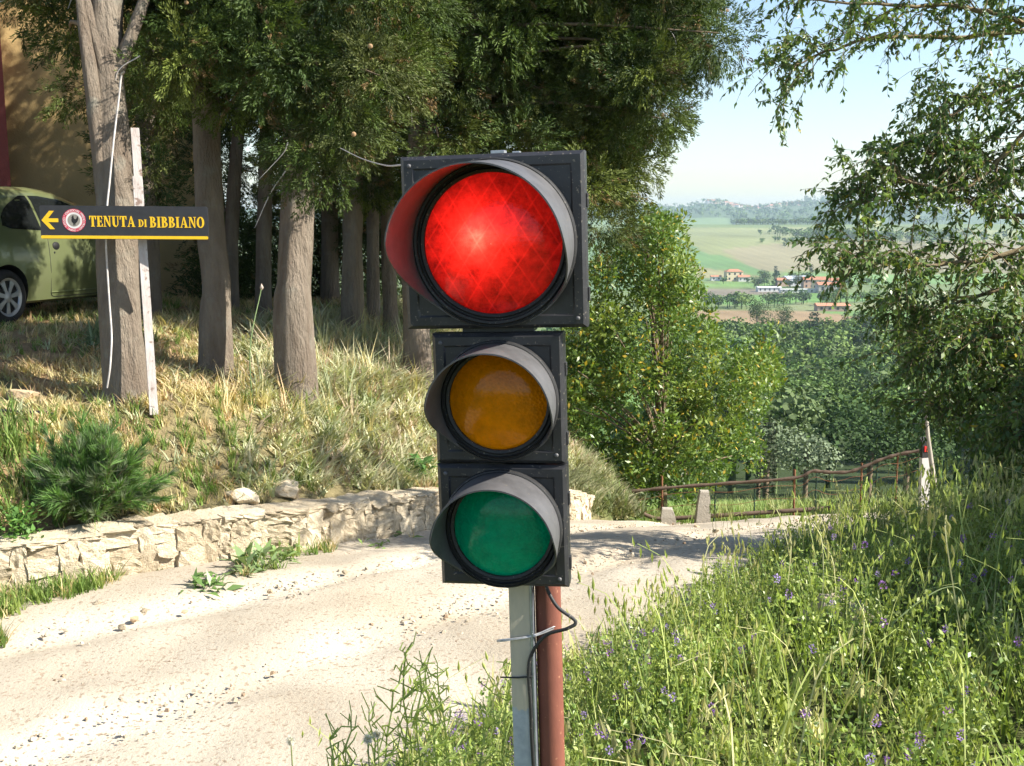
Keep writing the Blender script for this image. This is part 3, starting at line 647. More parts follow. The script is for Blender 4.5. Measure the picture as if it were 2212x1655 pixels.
TX = [-1.74, -1.72, -1.62, -1.45, -1.2, -.8, -.3, .1, .4, .7, 1.0, 1.25, 1.5, 1.66, 1.73]; TZ = [.55, .92, 1.12, 1.28, 1.37, 1.415, 1.425, 1.39, 1.30, 1.14, .97, .90, .82, .70, .5]
def ctop(x): return float(np.interp(x, TX, TZ))
def cbelt(x): return .93 - .03 * x
def cw_(x): return 1 - .16 * max(0, (abs(x) - 1.05) / .68) ** 2.2
def csec(x):
    t = ctop(x); b = min(cbelt(x), t - .03); w = cw_(x); g = max(0., t - b); lo = .19 + .1 * max(0, (abs(x) - 1.4) / .34)
    pts = [(0, lo), (.66, lo), (.745, lo + .03), (.775, min(.34, t * .6)), (.80, min(.48, t * .75)), (.80, min(.64, t * .85)), (.785, min(.78, t * .92)), (.765, b - .035 * (g > .1)), (.745, b)]
    k = min(1, g / .45)
    pts += [(.745 - .075 * k, b + g * .35), (.745 - .15 * k - .0 * (1 - k), b + g * .68), (.745 - .235 * k - .06 * (1 - k), b + g * .90), (.42, b + g * .985), (.2, t), (0, t + .005)]
    return [(y * w, z) for y, z in pts]
xs = np.concatenate([[-1.745], np.linspace(-1.735, 1.725, 74), [1.738]]); V, F = [], []; K = 15
for x in xs:
    s = csec(x)
    for y, z in s: V.append((x, -y, z))
    for y, z in s[::-1][1:-1]: V.append((x, y, z))
K2 = 28
for i in range(len(xs) - 1):
    for j in range(K2): F.append((i * K2 + j, i * K2 + (j + 1) % K2, (i + 1) * K2 + (j + 1) % K2, (i + 1) * K2 + j))
F.append(tuple(range(K2))); F.append(tuple((len(xs) - 1) * K2 + j for j in range(K2 - 1, -1, -1)))
me = pymesh('body', V, F, m_car, True); bm = bmesh.new(); bm.from_mesh(me); bmesh.ops.recalc_face_normals(bm, faces=bm.faces); bm.to_mesh(me); bm.free()
V, F = [], []
for xw in (-1.13, 1.16):
    for sd in (-1, 1):
        o0 = len(V)
        for yy in (.50 * sd, .95 * sd):
            for i in range(36): a = 2 * math.pi * i / 36; V.append((xw + .325 * math.cos(a), yy, .275 + .335 * math.sin(a)))
        F += [(o0 + i, o0 + (i + 1) % 36, o0 + 36 + (i + 1) % 36, o0 + 36 + i) for i in range(36)] + [tuple(o0 + i for i in range(36)), tuple(o0 + 36 + i for i in range(35, -1, -1))]
cutm = pymesh('cutter', V, F, m_trim); bm = bmesh.new(); bm.from_mesh(cutm); bmesh.ops.recalc_face_normals(bm, faces=bm.faces); bm.to_mesh(cutm); bm.free()
cut = obj('cutter', cutm); bo = obj('body_raw', me); me.materials.append(m_trim)
md = bo.modifiers.new('b', 'BOOLEAN'); md.object = cut; md.operation = 'DIFFERENCE'; md.solver = 'EXACT'; md.material_mode = 'TRANSFER'
dg = bpy.context.evaluated_depsgraph_get(); me2 = bpy.data.meshes.new_from_object(bo.evaluated_get(dg)); bpy.data.objects.remove(bo); bpy.data.objects.remove(cut)
body = obj('body', me2, None, car); smooth_by_angle(body, 40)
def cside(x, z):
    s = csec(x)[1:]; zz = [p[1] for p in s]; yy = [p[0] for p in s]; return float(np.interp(z, zz, yy))
def panel(name, xa, xb, zlo, zhi, mat, sd=-1, n=16, m=6, off=.004, parent=None):
    V, F = [], []
    for i in range(n + 1):
        x = xa + (xb - xa) * i / n; a, b = zlo(x), zhi(x)
        for j in range(m + 1):
            z = a + (b - a) * j / m; V.append((x, sd * (cside(x, z) + off), z))
    for i in range(n):
        for j in range(m): q = i * (m + 1) + j; F.append((q, q + 1, q + m + 2, q + m + 1))
    o = obj(name, pymesh(name, V, F, mat, True), None, parent or car); return o
for sd in (-1, 1):
    q = panel('quarter_window', -1.10, -.50, lambda x: cbelt(x) + .012 + .03 * max(0, (-.98 - x) / .12), lambda x: min(ctop(x) - .10, cbelt(x) + .03 + .36 * math.sqrt(max(0, (x + 1.10) / .55)) if x < -.55 else 9), m_glass, sd)
    panel('door_window', -.46, .86, lambda x: cbelt(x) + .010, lambda x: max(cbelt(x) + .015, ctop(x) - .10 - .02 * max(0, x)), m_glass, sd)
    dl_ = [(-.44, cbelt(-.44)), (-.45, .80), (-.455, .55), (-.43, .32), (-.38, .25)] + [(x, .245) for x in np.linspace(-.2, .55, 6)] + [(.66, .30), (.70, .55), (.72, .80), (.80, cbelt(.8))]
    tube_obj('door_seam', [(x, sd * (cside(x, z) - .0005), z) for x, z in dl_], .0045, m_trim, car, 6, 70)
    tube_obj('sill_moulding', [(x, sd * (cside(x, .295) + .002), .295) for x in np.linspace(-.43, .66, 8)], .008, m_car, car, 6)
    hb = Big(); V, F = lathe([(.0005, -.016), (.030, -.013), (.042, -.004), (.044, .006)], 20); o = tmesh('door_handle', [(x * 1.35, -y * -1 if sd < 0 else -y, z) for x, y, z in V], F, m_trim, car, (-.33, sd * (cside(-.33, .79) + .002), .79)); smooth_by_angle(o)
    V, F = lathe([(.0005, -.006), (.012, -.004), (.013, .004)], 12); tmesh('door_lock', [(x, y if sd < 0 else -y, z) for x, y, z in V], F, m_trim, car, (-.37, sd * (cside(-.37, .72)), .72))
    V, F = [], []; box(V, F, (.62, sd * .87, .98), (.10, .17, .11)); obj('wing_mirror', pymesh('wing_mirror', V, F, m_trim), None, car)
    V, F = lathe([(.0005, 0), (.05, .0), (.06, .02), (.06, .05)], 16); tmesh('tail_light', [(z - .03, x, y * 2.6) for x, y, z in [(v[0], v[2], v[1]) for v in V]], F, m_tail, car, (-1.66, sd * .55, .78))
# screens front and back follow the roof
for nm, xa, xb, yw in (('windscreen', .30, .93, .50), ('rear_window', -1.66, -1.38, .44)):
    V, F = [], []
    for i in range(9):
        x = xa + (xb - xa) * i / 8; w = yw + (.12 if nm == 'windscreen' else .06) * abs(i / 8 if nm == 'windscreen' else (1 - i / 8))
        for j in range(9): yv = -w + 2 * w * j / 8; s = csec(x)[::-1]; zz = float(np.interp(abs(yv), [p[0] for p in s[:6]], [p[1] for p in s[:6]])); V.append((x + (.006 if nm == 'windscreen' else -.006), yv, zz + .006))
    for i in range(8):
        for j in range(8): q = i * 9 + j; F.append((q, q + 9, q + 10, q + 1))
    obj(nm, pymesh(nm, V, F, m_glass, True), None, car)
for xw in (-1.13, 1.16):
    for sd in (-1, 1):
        V, F = lathe([(.195, -.085), (.20, -.092), (.235, -.095), (.265, -.085), (.282, -.055), (.284, .055), (.265, .085), (.20, .09), (.19, .06)], 40); w = tmesh('wheel', [(x, y if sd < 0 else -y, z) for x, y, z in V], F, m_tyre, car, (xw, sd * .70, .278)); smooth_by_angle(w, 50)
        V, F = lathe([(.0005, -.078), (.05, -.078), (.06, -.070), (.07, -.062), (.165, -.058), (.172, -.072), (.196, -.082), (.199, -.07), (.19, .0)], 40); h_ = tmesh('hubcap', [(x, y if sd < 0 else -y, z) for x, y, z in V], F, m_trim, w); smooth_by_angle(h_, 30)
        V, F = lathe([(.166, -.066), (.172, -.078), (.196, -.088), (.200, -.080)], 40); smooth_by_angle(tmesh('rim', [(x, y if sd < 0 else -y, z) for x, y, z in V], F, m_hub, w), 40)
        V, F = lathe([(.0005, -.086), (.045, -.084), (.06, -.074)], 20); smooth_by_angle(tmesh('hub_cover', [(x, y if sd < 0 else -y, z) for x, y, z in V], F, m_hub, w))
        for i in range(7):
            a = 2 * math.pi * i / 7 + .2; ca, sa = math.cos(a), math.sin(a); V = []
            for r, hw, yy in ((.04, .018, -.080), (.11, .022, -.078), (.175, .034, -.076)):
                for s_ in (-1, 1): V.append((ca * r - sa * hw * s_, yy if sd < 0 else -yy, sa * r + ca * hw * s_))
            V += [(x, y + (.012 if sd < 0 else -.012), z) for x, y, z in V]
            obj('spoke', pymesh('spoke', V, [(0, 1, 3, 2), (2, 3, 5, 4), (6, 8, 9, 7), (8, 10, 11, 9), (0, 2, 8, 6), (2, 4, 10, 8), (1, 7, 9, 3), (3, 9, 11, 5)], m_hub), None, w)

# ------------------------------------------------------------------ house behind the cypresses
m_ochre = surf('ochre_plaster', (.46, .33, .15), (.40, .285, .13), scale=2.2, rough=.95, bump=.5, bscale=35, spec=.1, spots=(1.2, (.34, .235, .10), .55, .75))
m_redpl = surf('red_plaster', (.27, .075, .06), (.22, .06, .05), scale=4, rough=.95, bump=.4, bscale=40, spec=.1)
m_tile = surf('roof_tiles', (.36, .16, .09), (.25, .11, .07), scale=6, rough=.9, bump=.6, bscale=12)
HY = 15.6; hx0 = P(31, 400, 15.9)[0]; hx1 = P(425, 500, 15.9)[0]
house = empty('ochre_house', ((hx0 + hx1) / 2, HY + .3, .9), label='ochre plastered house with a dark red part behind the cypress trunks', cat='house')
ho = Vector(house.location)
def hpart(nm, c, s, mat): 
    o = box_obj(nm, Vector(c) - ho, s, mat, house); return o
hpart('wall', ((hx0 + hx1) / 2, HY + 1.3, 3.6), (hx1 - hx0, 2.6, 6.4), m_ochre)
hpart('red_wall', (P(-14, 400, 15.2)[0] - 3.0, HY + .9, 3.6), (6.0, 3.2, 6.4), m_redpl)
V = [(hx0 - 6.4, HY - .9, 6.6), (hx1 + .4, HY - .9, 6.6), (hx1 + .4, HY + 3.0, 6.6), (hx0 - 6.4, HY + 3.0, 6.6), (hx0 - 4, HY + 1.2, 7.6), (hx1 - 2, HY + 1.2, 7.6)]
obj('roof', pymesh('roof', [Vector(v) - ho for v in V], [(0, 1, 5, 4), (1, 2, 5), (2, 3, 4, 5), (3, 0, 4), (0, 3, 2, 1)], m_tile), None, house)

house.rotation_euler = (0, 0, math.radians(25)); house.location.y += .35
# ------------------------------------------------------------------ foliage templates
def T_leaf(l=1., w=.5, f=.12, bend=.1):
    V = np.array([(0, 0, 0), (w / 2, f, l * .45), (0, bend, l), (-w / 2, f, l * .45)], float); return V, np.array([[0, 1, 2, 3]])
def T_spray(seed, n=20):
    """feathery cypress spray, 1 long"""
    r = np.random.default_rng(seed); V = []; F = []
    def rh(p, d, l, w):
        d = d / np.linalg.norm(d); s = np.cross(d, r.normal(size=3)); s /= np.linalg.norm(s); o = len(V)
        V.extend([p, p + d * l * .5 + s * w, p + d * l, p + d * l * .5 - s * w]); F.append([o, o + 1, o + 2, o + 3])
    for k in range(n):
        t = (k + .5) / n; a = r.uniform(0, 6.28); lat = np.array([math.cos(a), .6 * math.sin(a), 0]); p = np.array([0, 0, t * .75]) + lat * r.uniform(0, .1)
        rh(p, lat * r.uniform(.5, 1.0) + np.array([0, 0, r.uniform(.4, 1.0)]), r.uniform(.17, .30) * (1.1 - .4 * t), r.uniform(.034, .052))
    return np.array(V), np.array(F)
SPR = [T_spray(k) for k in range(6)]; SPR_M = [T_spray(80 + k, 15) for k in range(5)]; SPR_F = [T_spray(40 + k, 7) for k in range(3)]
def sample_poly(poly, n, d0, d1):
    xs = [p[0] for p in poly]; ys = [p[1] for p in poly]; out = []
    while len(out) < n:
        x, y = U(min(xs), max(xs)), U(min(ys), max(ys))
        if inpoly(np.array([x]), np.array([y]), poly)[0]: out.append(P(x, y, U(d0, d1)))
    return np.array(out)
def T_feather(seed, n=42):
    """flat drooping cypress spray, 1 long, of fine overlapping scales"""
    r = np.random.default_rng(seed); V = []; F = []
    for k in range(n):
        t = r.uniform(0, 1) ** .8; sd = 1 if k % 2 else -1; sp = .26 * (1 - .75 * t); lat = r.uniform(0, 1) * sp * sd; p = np.array([lat, r.normal() * .05, t * .82 - .25 * lat * lat])
        d = np.array([sd * r.uniform(.15, .9) * (1 - .4 * t), r.normal() * .3, r.uniform(.6, 1.1)]); d /= np.linalg.norm(d); w = np.cross(d, r.normal(size=3)); w /= np.linalg.norm(w); l = r.uniform(.13, .26); ww = r.uniform(.016, .028); o = len(V)
        V += [p, p + d * l * .45 + w * ww, p + d * l, p + d * l * .45 - w * ww]; F.append([o, o + 1, o + 2, o + 3])
    return np.array(V), np.array(F)
FEA = [T_feather(k) for k in range(5)]
m_cyp = leafmat('cypress_foliage', .14, .6, .25, vary=((.62, .66, .60), (1.35, 1.28, 1.15))); m_leaf = leafmat('broad_leaf', .32, .42, .45); m_grass = leafmat('grass_blade', .3, .6, .2); m_far = leafmat('far_foliage', .12, .8, .1)
m_bark = surf('cypress_bark', (.29, .245, .19), (.18, .14, .105), scale=7, rough=.95, bump=1.0, bscale=22, stretch=(1, 1, .22), spec=.1, bdist=.09, spots=(5, (.27, .25, .20), .58, .72))
m_twig = surf('bare_twig', (.24, .18, .12), (.15, .11, .07), scale=20, rough=.9); m_cone = surf('cypress_cone', (.40, .27, .14), (.24, .15, .08), scale=60, rough=.8, bump=.5, bscale=80)
CL_ME = []
for q in range(10):
    b = Big(); n = 64; d = rdir(n); pos = d * (U(.1, 1, n) ** .5)[:, None] * np.array([.30, .30, .26]); dr = d * .9 + RNG.normal(size=(n, 3)) * .3 + np.array([0, 0, -.28]); ix = RNG.integers(0, 5, n)
    base = np.array([(.070, .108, .020), (.056, .092, .019), (.095, .125, .026), (.080, .098, .030), (.045, .075, .019)][q % 5]); C = base * U(.65, 1.4, (n, 1)); br_ = U(0, 1, n) < .04; C[br_] = (.16, .11, .05)
    for t in range(5):
        m = ix == t
        if m.any(): b.add(FEA[t], frames(dr[m], U(.15, .26, m.sum())), pos[m], C[m])
    CL_ME.append(b.mesh('foliage_clump', m_cyp))
def clump_objs(cen, s0, s1, par, pick=range(10)):
    pick = list(pick)
    for c in cen:
        o = bpy.data.objects.new('foliage_clump', CL_ME[pick[RNG.integers(0, len(pick))]]); COL.objects.link(o); o.parent = par; o.location = Vector(c) - par.location; o.scale = (U(s0, s1), U(s0, s1), U(s0, s1)); o.rotation_euler = (U(-.4, .4), U(-.4, .4), U(0, 6.28))
def trunk(name, pts, rad, par, mat=None, seg=30, n=64, rough=.05, seed=0, flare=.4):
    b = Big(); pts = spline(pts, n); rad = np.interp(np.linspace(0, 1, n), np.linspace(0, 1, len(rad)), rad); rad = rad * (1 + flare * np.exp(-np.linspace(0, 1, n) * 14))
    V = tube(b, pts, rad, seg); r = np.random.default_rng(seed); ph = r.uniform(0, 6.28, 6)
    th = np.arange(seg) / seg * 6.283; u = np.linspace(0, 1, n)[:, None]
    k = 1 + rough * (np.sin(3 * th[None] + ph[0] + u * 5) + .7 * np.sin(5 * th[None] + ph[1] - u * 9) + .6 * np.sin(2 * th[None] + u * 22 + ph[2]) + .35 * np.sin(13 * th[None] + 2.5 * np.sin(u * 30 + ph[3]) + ph[4]))
    V = pts[:, None] + (V - pts[:, None]) * k[..., None]; b.V[0] = (V - np.array(par.location)).reshape(-1, 3)
    return b.build(name, mat or m_bark, par)
def local(big, par):
    o = np.array(par.location)
    for i in range(len(big.V)): big.V[i] = big.V[i] - o
CYC = [np.array(c) for c in ((.070, .105, .020), (.055, .088, .019), (.095, .120, .026), (.075, .092, .030), (.040, .066, .018))]
cone_bm = bmesh.new(); bmesh.ops.create_icosphere(cone_bm, subdivisions=2, radius=.017); cone_me = bpy.data.meshes.new('cone'); cone_bm.to_mesh(cone_me); cone_bm.free(); cone_me.materials.append(m_cone)
def cypress(label, pts, d, wpx, crown=None, ncl=0, per=50, dd=(8, 10), upper=0, cones=0, cr=(.2, .36), limbs=(), dead=0, seed=0, size=.20, cols=CYC, grp='cypress trees on the bank', ulow=0.0):
    w = [P(a, b, d) for a, b in pts]; gz_ = Hs(w[0][0], w[0][1]); w[0] = np.array([w[0][0], w[0][1], gz_ - .45])
    t = empty('cypress_tree', (w[0][0], w[0][1], gz_), label=label, cat='tree', group=grp); r0 = .9 * wpx / FPX * d / 2
    trunk('trunk', w, [r0 * 1.08, r0, r0 * .96, r0 * .9, r0 * .6], t, seed=seed)
    b = Big(); cen = np.zeros((0, 3))
    if ncl:
        cen = sample_poly(crown, int(ncl * 1.12), *dd); clump_objs(cen, *(.62, 1.15) if d < 10.5 else (.8, 1.4), t)
    top = w[-1]
    if upper:
        zz = U(top[2] + ulow, 9.0, upper); rr = 1.25 * np.sqrt(U(0, 1, upper)) * np.interp(zz, [3, 5, 9], [1.0, 1.1, .5]); an = U(0, 6.28, upper)
        ce = np.stack([top[0] + rr * np.cos(an), top[1] + rr * np.sin(an), zz], 1); clump_objs(ce, .9, 1.45, t)
    lb = Big()
    for c in (cen[RNG.permutation(len(cen))[:max(6, ncl // 3)]] if ncl else []):      # limbs reaching the clumps
        k = np.argmin([abs(q[2] - (c[2] + .25)) for q in w]); a = np.array([w[k][0], w[k][1], min(c[2] + U(-.5, .3), 8)]); md_ = (a + c) / 2 + np.array([U(-.1, .1), U(-.1, .1), U(.05, .25)])
        tube(lb, spline([a, md_, c], 8), np.linspace(.028, .006, 8), 6)
    if lb.n: local(lb, t); lb.build('limb', m_twig, t)
    for L, r in limbs: trunk('limb', [P(a, b_, dq) for a, b_, dq in L], r, t, seed=seed + 3, n=18, seg=12, flare=0)
    for k in range(cones):
        c = cen[RNG.integers(0, len(cen))]; q = c + nrm(np.array([U(-.6, .6), -1, U(-.6, .3)])) * U(.20, .34)
        o = bpy.data.objects.new('cone', cone_me); COL.objects.link(o); o.parent = t; o.location = Vector(q) - t.location; o.scale = [U(.8, 1.25)] * 3
    for k in range(dead):
        c = cen[RNG.integers(0, len(cen))] + np.array([0, -.25, 0]); v = np.array([U(-.35, .35), U(-.1, .05), U(-.5, -.15)]); bb = Big()
        tube(bb, spline([c, c + v * .5 + np.array([U(-.1, .1), 0, .05]), c + v], 10), np.linspace(.006, .002, 10), 5); local(bb, t); bb.build('dead_twig', m_cable, t)
    return t
cypress('nearest cypress with a sawn side stub, its trunk behind the black sign', [(280, 850), (262, 720), (255, 560), (250, 430), (240, 300), (228, 170), (226, 50), (238, -150), (240, -500)], 8.62, 90,
        [(20, -220), (330, -220), (330, 20), (300, 10), (200, -10), (200, 60), (195, 150), (140, 165), (100, 90), (60, 30)], 26, 46, (8.75, 9.6), 22, 3, limbs=[([(222, 420, 8.55), (206, 250, 8.5), (192, 140, 8.45), (172, 0, 8.45)], [.055, .060, .056, .03]), ([(236, 210, 8.55), (200, 60, 8.5), (165, -60, 8.5)], [.05, .045, .035]), ([(240, 190, 8.6), (290, 60, 8.6), (330, -60, 8.6)], [.06, .05, .035])], dead=3, seed=1, ulow=-.6)
cypress('slim cypress just right of the black sign, its crown hanging over it', [(462, 800), (464, 700), (466, 610), (455, 500), (448, 350), (446, 230), (440, 50), (440, -300), (440, -600)], 10.0, 66,
        [(255, -220), (640, -220), (640, 120), (610, 290), (520, 240), (440, 190), (340, 170), (265, 165), (255, 130), (360, 40)], 74, 52, (8.5, 10.2), 18, 26, dead=6, seed=2, ulow=-.6)
cypress('thick cypress trunk standing midway between the black sign and the traffic light', [(640, 760), (634, 680), (636, 600), (640, 500), (642, 380), (646, 250), (650, 60), (655, -200), (655, -600)], 9.5, 80,
        [(560, -220), (930, -220), (930, 20), (880, 170), (820, 260), (730, 330), (690, 400), (620, 375), (590, 280), (530, 200), (540, 60)], 92, 54, (8.5, 10.0), 18, 22, dead=9, seed=3, ulow=-.6)
big_poly = [(880, -260), (1500, -260), (1520, -20), (1555, 60), (1610, 95), (1590, 120), (1520, 118), (1480, 165), (1420, 150), (1425, 200), (1455, 262), (1440, 290), (1385, 300), (1375, 350), (1395, 430), (1360, 440), (1310, 500), (1265, 480), (1240, 330), (1150, 320), (880, 330)]
cypress('broad dark cypress filling the sky above and right of the traffic light', [(905, 800), (900, 700), (896, 560), (900, 400), (915, 200), (925, -50), (930, -500)], 11.2, 60, big_poly, 250, 62, (10.4, 13.2), 40, 20, cr=(.22, .42), dead=5, seed=4, size=.22)
bt_ = bpy.data.objects['cypress_tree.003']; clump_objs(sample_poly([(900, -200), (1440, -200), (1440, 60), (1330, 200), (1300, 420), (1240, 300), (900, 300)], 70, 11.9, 13.6), 1.3, 1.9, bt_, (4, 9, 1))  # darker clumps added deep in the crown: its inner shade put into the colour
# second row, darker and deeper in the grove
cypress('cypress trunk lit on its right side, left of the red lamp', [(762, 720), (762, 600), (762, 480), (765, 300), (768, 100), (768, -300)], 12.6, 48, [(690, -200), (900, -200), (900, 400), (840, 440), (760, 390), (700, 350)], 34, 44, (12.5, 14.5), 10, seed=5, size=.24)
cypress('thin cypress trunk second from the left edge of the red lamp', [(806, 700), (806, 600), (806, 450), (806, 250), (806, -200)], 13.6, 30, [(780, -200), (980, -200), (980, 420), (880, 450), (800, 400)], 26, 44, (13.5, 15.5), 10, seed=6, size=.25)
cypress('thin cypress trunk touching the left edge of the red lamp', [(846, 740), (842, 640), (838, 520), (836, 300), (836, -200)], 12.9, 34, [(830, -200), (1200, -200), (1250, 300), (1000, 420), (850, 430)], 30, 44, (13, 15.5), 10, seed=7, size=.25)
cypress('dark cypress trunk in the gap between the sign stake and the slim cypress', [(318, 655), (318, 560), (318, 400), (318, 200), (318, -200)], 12.4, 56, [(150, -200), (420, -200), (420, 230), (330, 300), (330, 420), (290, 430), (270, 280), (110, 180), (100, 100)], 24, 44, (11.8, 13.2), 10, seed=8, size=.24)
cypress('leaning thin dark cypress right behind the slim cypress', [(498, 670), (500, 560), (505, 420), (513, 300), (528, 150), (540, -200)], 13.4, 32, [(455, -200), (640, -200), (640, 190), (560, 220), (490, 170)], 16, 44, (13, 14.6), 10, seed=9, size=.25)
cypress('straight dark cypress trunk left of the thick one', [(568, 690), (570, 560), (572, 420), (575, 250), (580, -200)], 13.2, 36, [(560, -200), (740, -200), (700, 330), (640, 420), (600, 420), (585, 240)], 22, 44, (13.5, 15), 10, seed=10, size=.25)
cypress('hindmost dark cypress between the thick trunk and the lit one', [(712, 690), (712, 560), (712, 400), (712, 200), (712, -200)], 15.2, 40, [(640, -200), (860, -200), (860, 430), (700, 440), (660, 300)], 30, 40, (15, 17), 10, seed=11, size=.28)
# dark undergrowth behind the grove
UG = [np.array(c) for c in ((.030, .045, .016), (.045, .065, .022), (.035, .055, .028))]
for lab, poly, dd, n in (('low dark shrub behind the grove beside the ochre house', [(430, 120), (500, 120), (500, 400), (600, 450), (610, 680), (440, 690)], (14.6, 16.5), 34), ('dark shrub behind the thick cypress trunk', [(660, 430), (745, 430), (745, 690), (660, 690)], (15.5, 17.5), 16), ('dark tangled shrub behind the red lamp', [(770, 380), (960, 400), (1020, 600), (960, 760), (780, 700)], (15, 17), 30)):
    cen = sample_poly(poly, n, *dd); c0 = cen.mean(0); gz_ = Hs(c0[0], c0[1]); t = empty('shrub', (c0[0], c0[1], gz_), label=lab, cat='shrub', group='shrubs under the grove')
    b = Big(); clump_objs(cen, 1.1, 1.7, t, (4, 9))
    sb = Big()
    for c in cen[:8]: tube(sb, spline([(c0[0], c0[1], gz_ - .1), (c + np.array([c0[0], c0[1], gz_])) / 2 + np.array([0, 0, .2]), c], 8), np.linspace(.03, .008, 8), 6)
    local(sb, t); sb.build('stem', m_twig, t)

# ------------------------------------------------------------------ leafy evergreen beyond the fence
LEAFS = [T_leaf(1, .42, .08, .05), T_leaf(1, .36, .05, -.12), T_leaf(1, .48, .12, .15)]
def leafclump(big, cen, r0, r1, per, size, cols, yel=.0, droop=0., keep=None, outw=.7):
    for c in cen:
        n = int(per * U(.7, 1.3)); r = U(r0, r1); d = rdir(n); pos = c + d * (r * U(.3, 1, n) ** .5)[:, None]; dr = d * outw + RNG.normal(size=(n, 3)) * .5 + np.array([0, 0, .15 - droop]); s = size * U(.7, 1.25, n)
        C = cols[RNG.integers(0, len(cols))] * U(.75, 1.35, (n, 1)); y = U(0, 1, n) < yel; C[y] = np.array([.55, .40, .06]) * U(.6, 1.1, (y.sum(), 1)); M = frames(dr, s); ix = RNG.integers(0, 3, n)
        for t in range(3):
            m = ix == t
            if m.any(): big.add(LEAFS[t], M[m], pos[m], C[m])
        if keep is not None: keep.append((M, pos, C))
def leaf_parts(keep, par, n, mat):
    """the leaves nearest the eye as parts of their own"""
    M = np.concatenate([k[0] for k in keep]); Pp = np.concatenate([k[1] for k in keep]); C = np.concatenate([k[2] for k in keep])
    q = np.argsort(np.linalg.norm(Pp - np.array([0, 0, EYE]), axis=1))[:n * 3]; q = q[RNG.permutation(len(q))[:n]]; ms = []
    for k in range(6):
        b = Big(); b.raw(LEAFS[k % 3][0] + np.array([0, .0, 0.0]), LEAFS[k % 3][1], C[q[k]]); ms.append(b.mesh('leaf', mat))
    for k, i in enumerate(q):
        o = bpy.data.objects.new('leaf', ms[k % 6]); COL.objects.link(o); o.parent = par
        mm = Matrix([list(M[i][0]) + [0], list(M[i][1]) + [0], list(M[i][2]) + [0], [0, 0, 0, 1]]); v = Vector(Pp[i] + np.array([.0, -.03, .02])) - par.location; mm.translation = v; o.matrix_basis = mm
BD = 16.0
bb_ = P(1432, 1130, BD); bz = Hs(bb_[0], bb_[1]); bush = empty('evergreen_tree', (bb_[0], bb_[1], bz), label='leafy evergreen tree with yellowing leaves behind the fence, right of the traffic light', cat='tree')
bp_ = [(1390, 475), (1425, 490), (1450, 482), (1480, 560), (1510, 640), (1535, 690), (1545, 800), (1600, 770), (1640, 745), (1668, 742), (1660, 820), (1640, 880), (1600, 930), (1640, 985), (1570, 1020), (1530, 1050), (1500, 1080), (1380, 1085), (1330, 1040), (1270, 950), (1215, 930), (1190, 800), (1240, 640), (1300, 590), (1340, 530)]
BC = [np.array(c) for c in ((.15, .225, .045), (.12, .195, .042), (.19, .25, .05), (.10, .165, .038))]
keep = []; b = Big(); cen = sample_poly(bp_, 230, BD - 1.1, BD + 1.1); leafclump(b, cen, .16, .36, 165, .080, BC, .055, 0, keep)
edge = np.array([P(*bp_[k % len(bp_)], BD + U(-.5, .3)) for k in range(len(bp_) * 2)]); leafclump(b, edge + RNG.normal(size=edge.shape) * .08, .10, .22, 45, .085, BC, .05, -.5, keep)
local(b, bush); tag(b.build('crown', m_leaf, bush), kind='stuff'); leaf_parts(keep, bush, 280, m_leaf)
trunk('trunk', [np.array([bb_[0], bb_[1], bz - .2]), P(1432, 1040, BD), P(1424, 900, BD), P(1410, 700, BD), P(1400, 540, BD)], [.07, .06, .05, .03, .015], bush, m_twig, seed=4, seg=10, n=20)
lb = Big()
for c in cen[::5]: a = P(1432 - (1130 - min(1080, 40 + float(CY - (c[2] - EYE) / BD * FPX))) * .02, 1000, BD); a[2] = min(c[2], P(1430, 950, BD)[2] + max(0, c[2]) * .5) - .3; tube(lb, spline([a, (a + c) / 2 + np.array([0, 0, .12]), c], 6), np.linspace(.022, .006, 6), 5)
local(lb, bush); lb.build('limb', m_twig, bush)

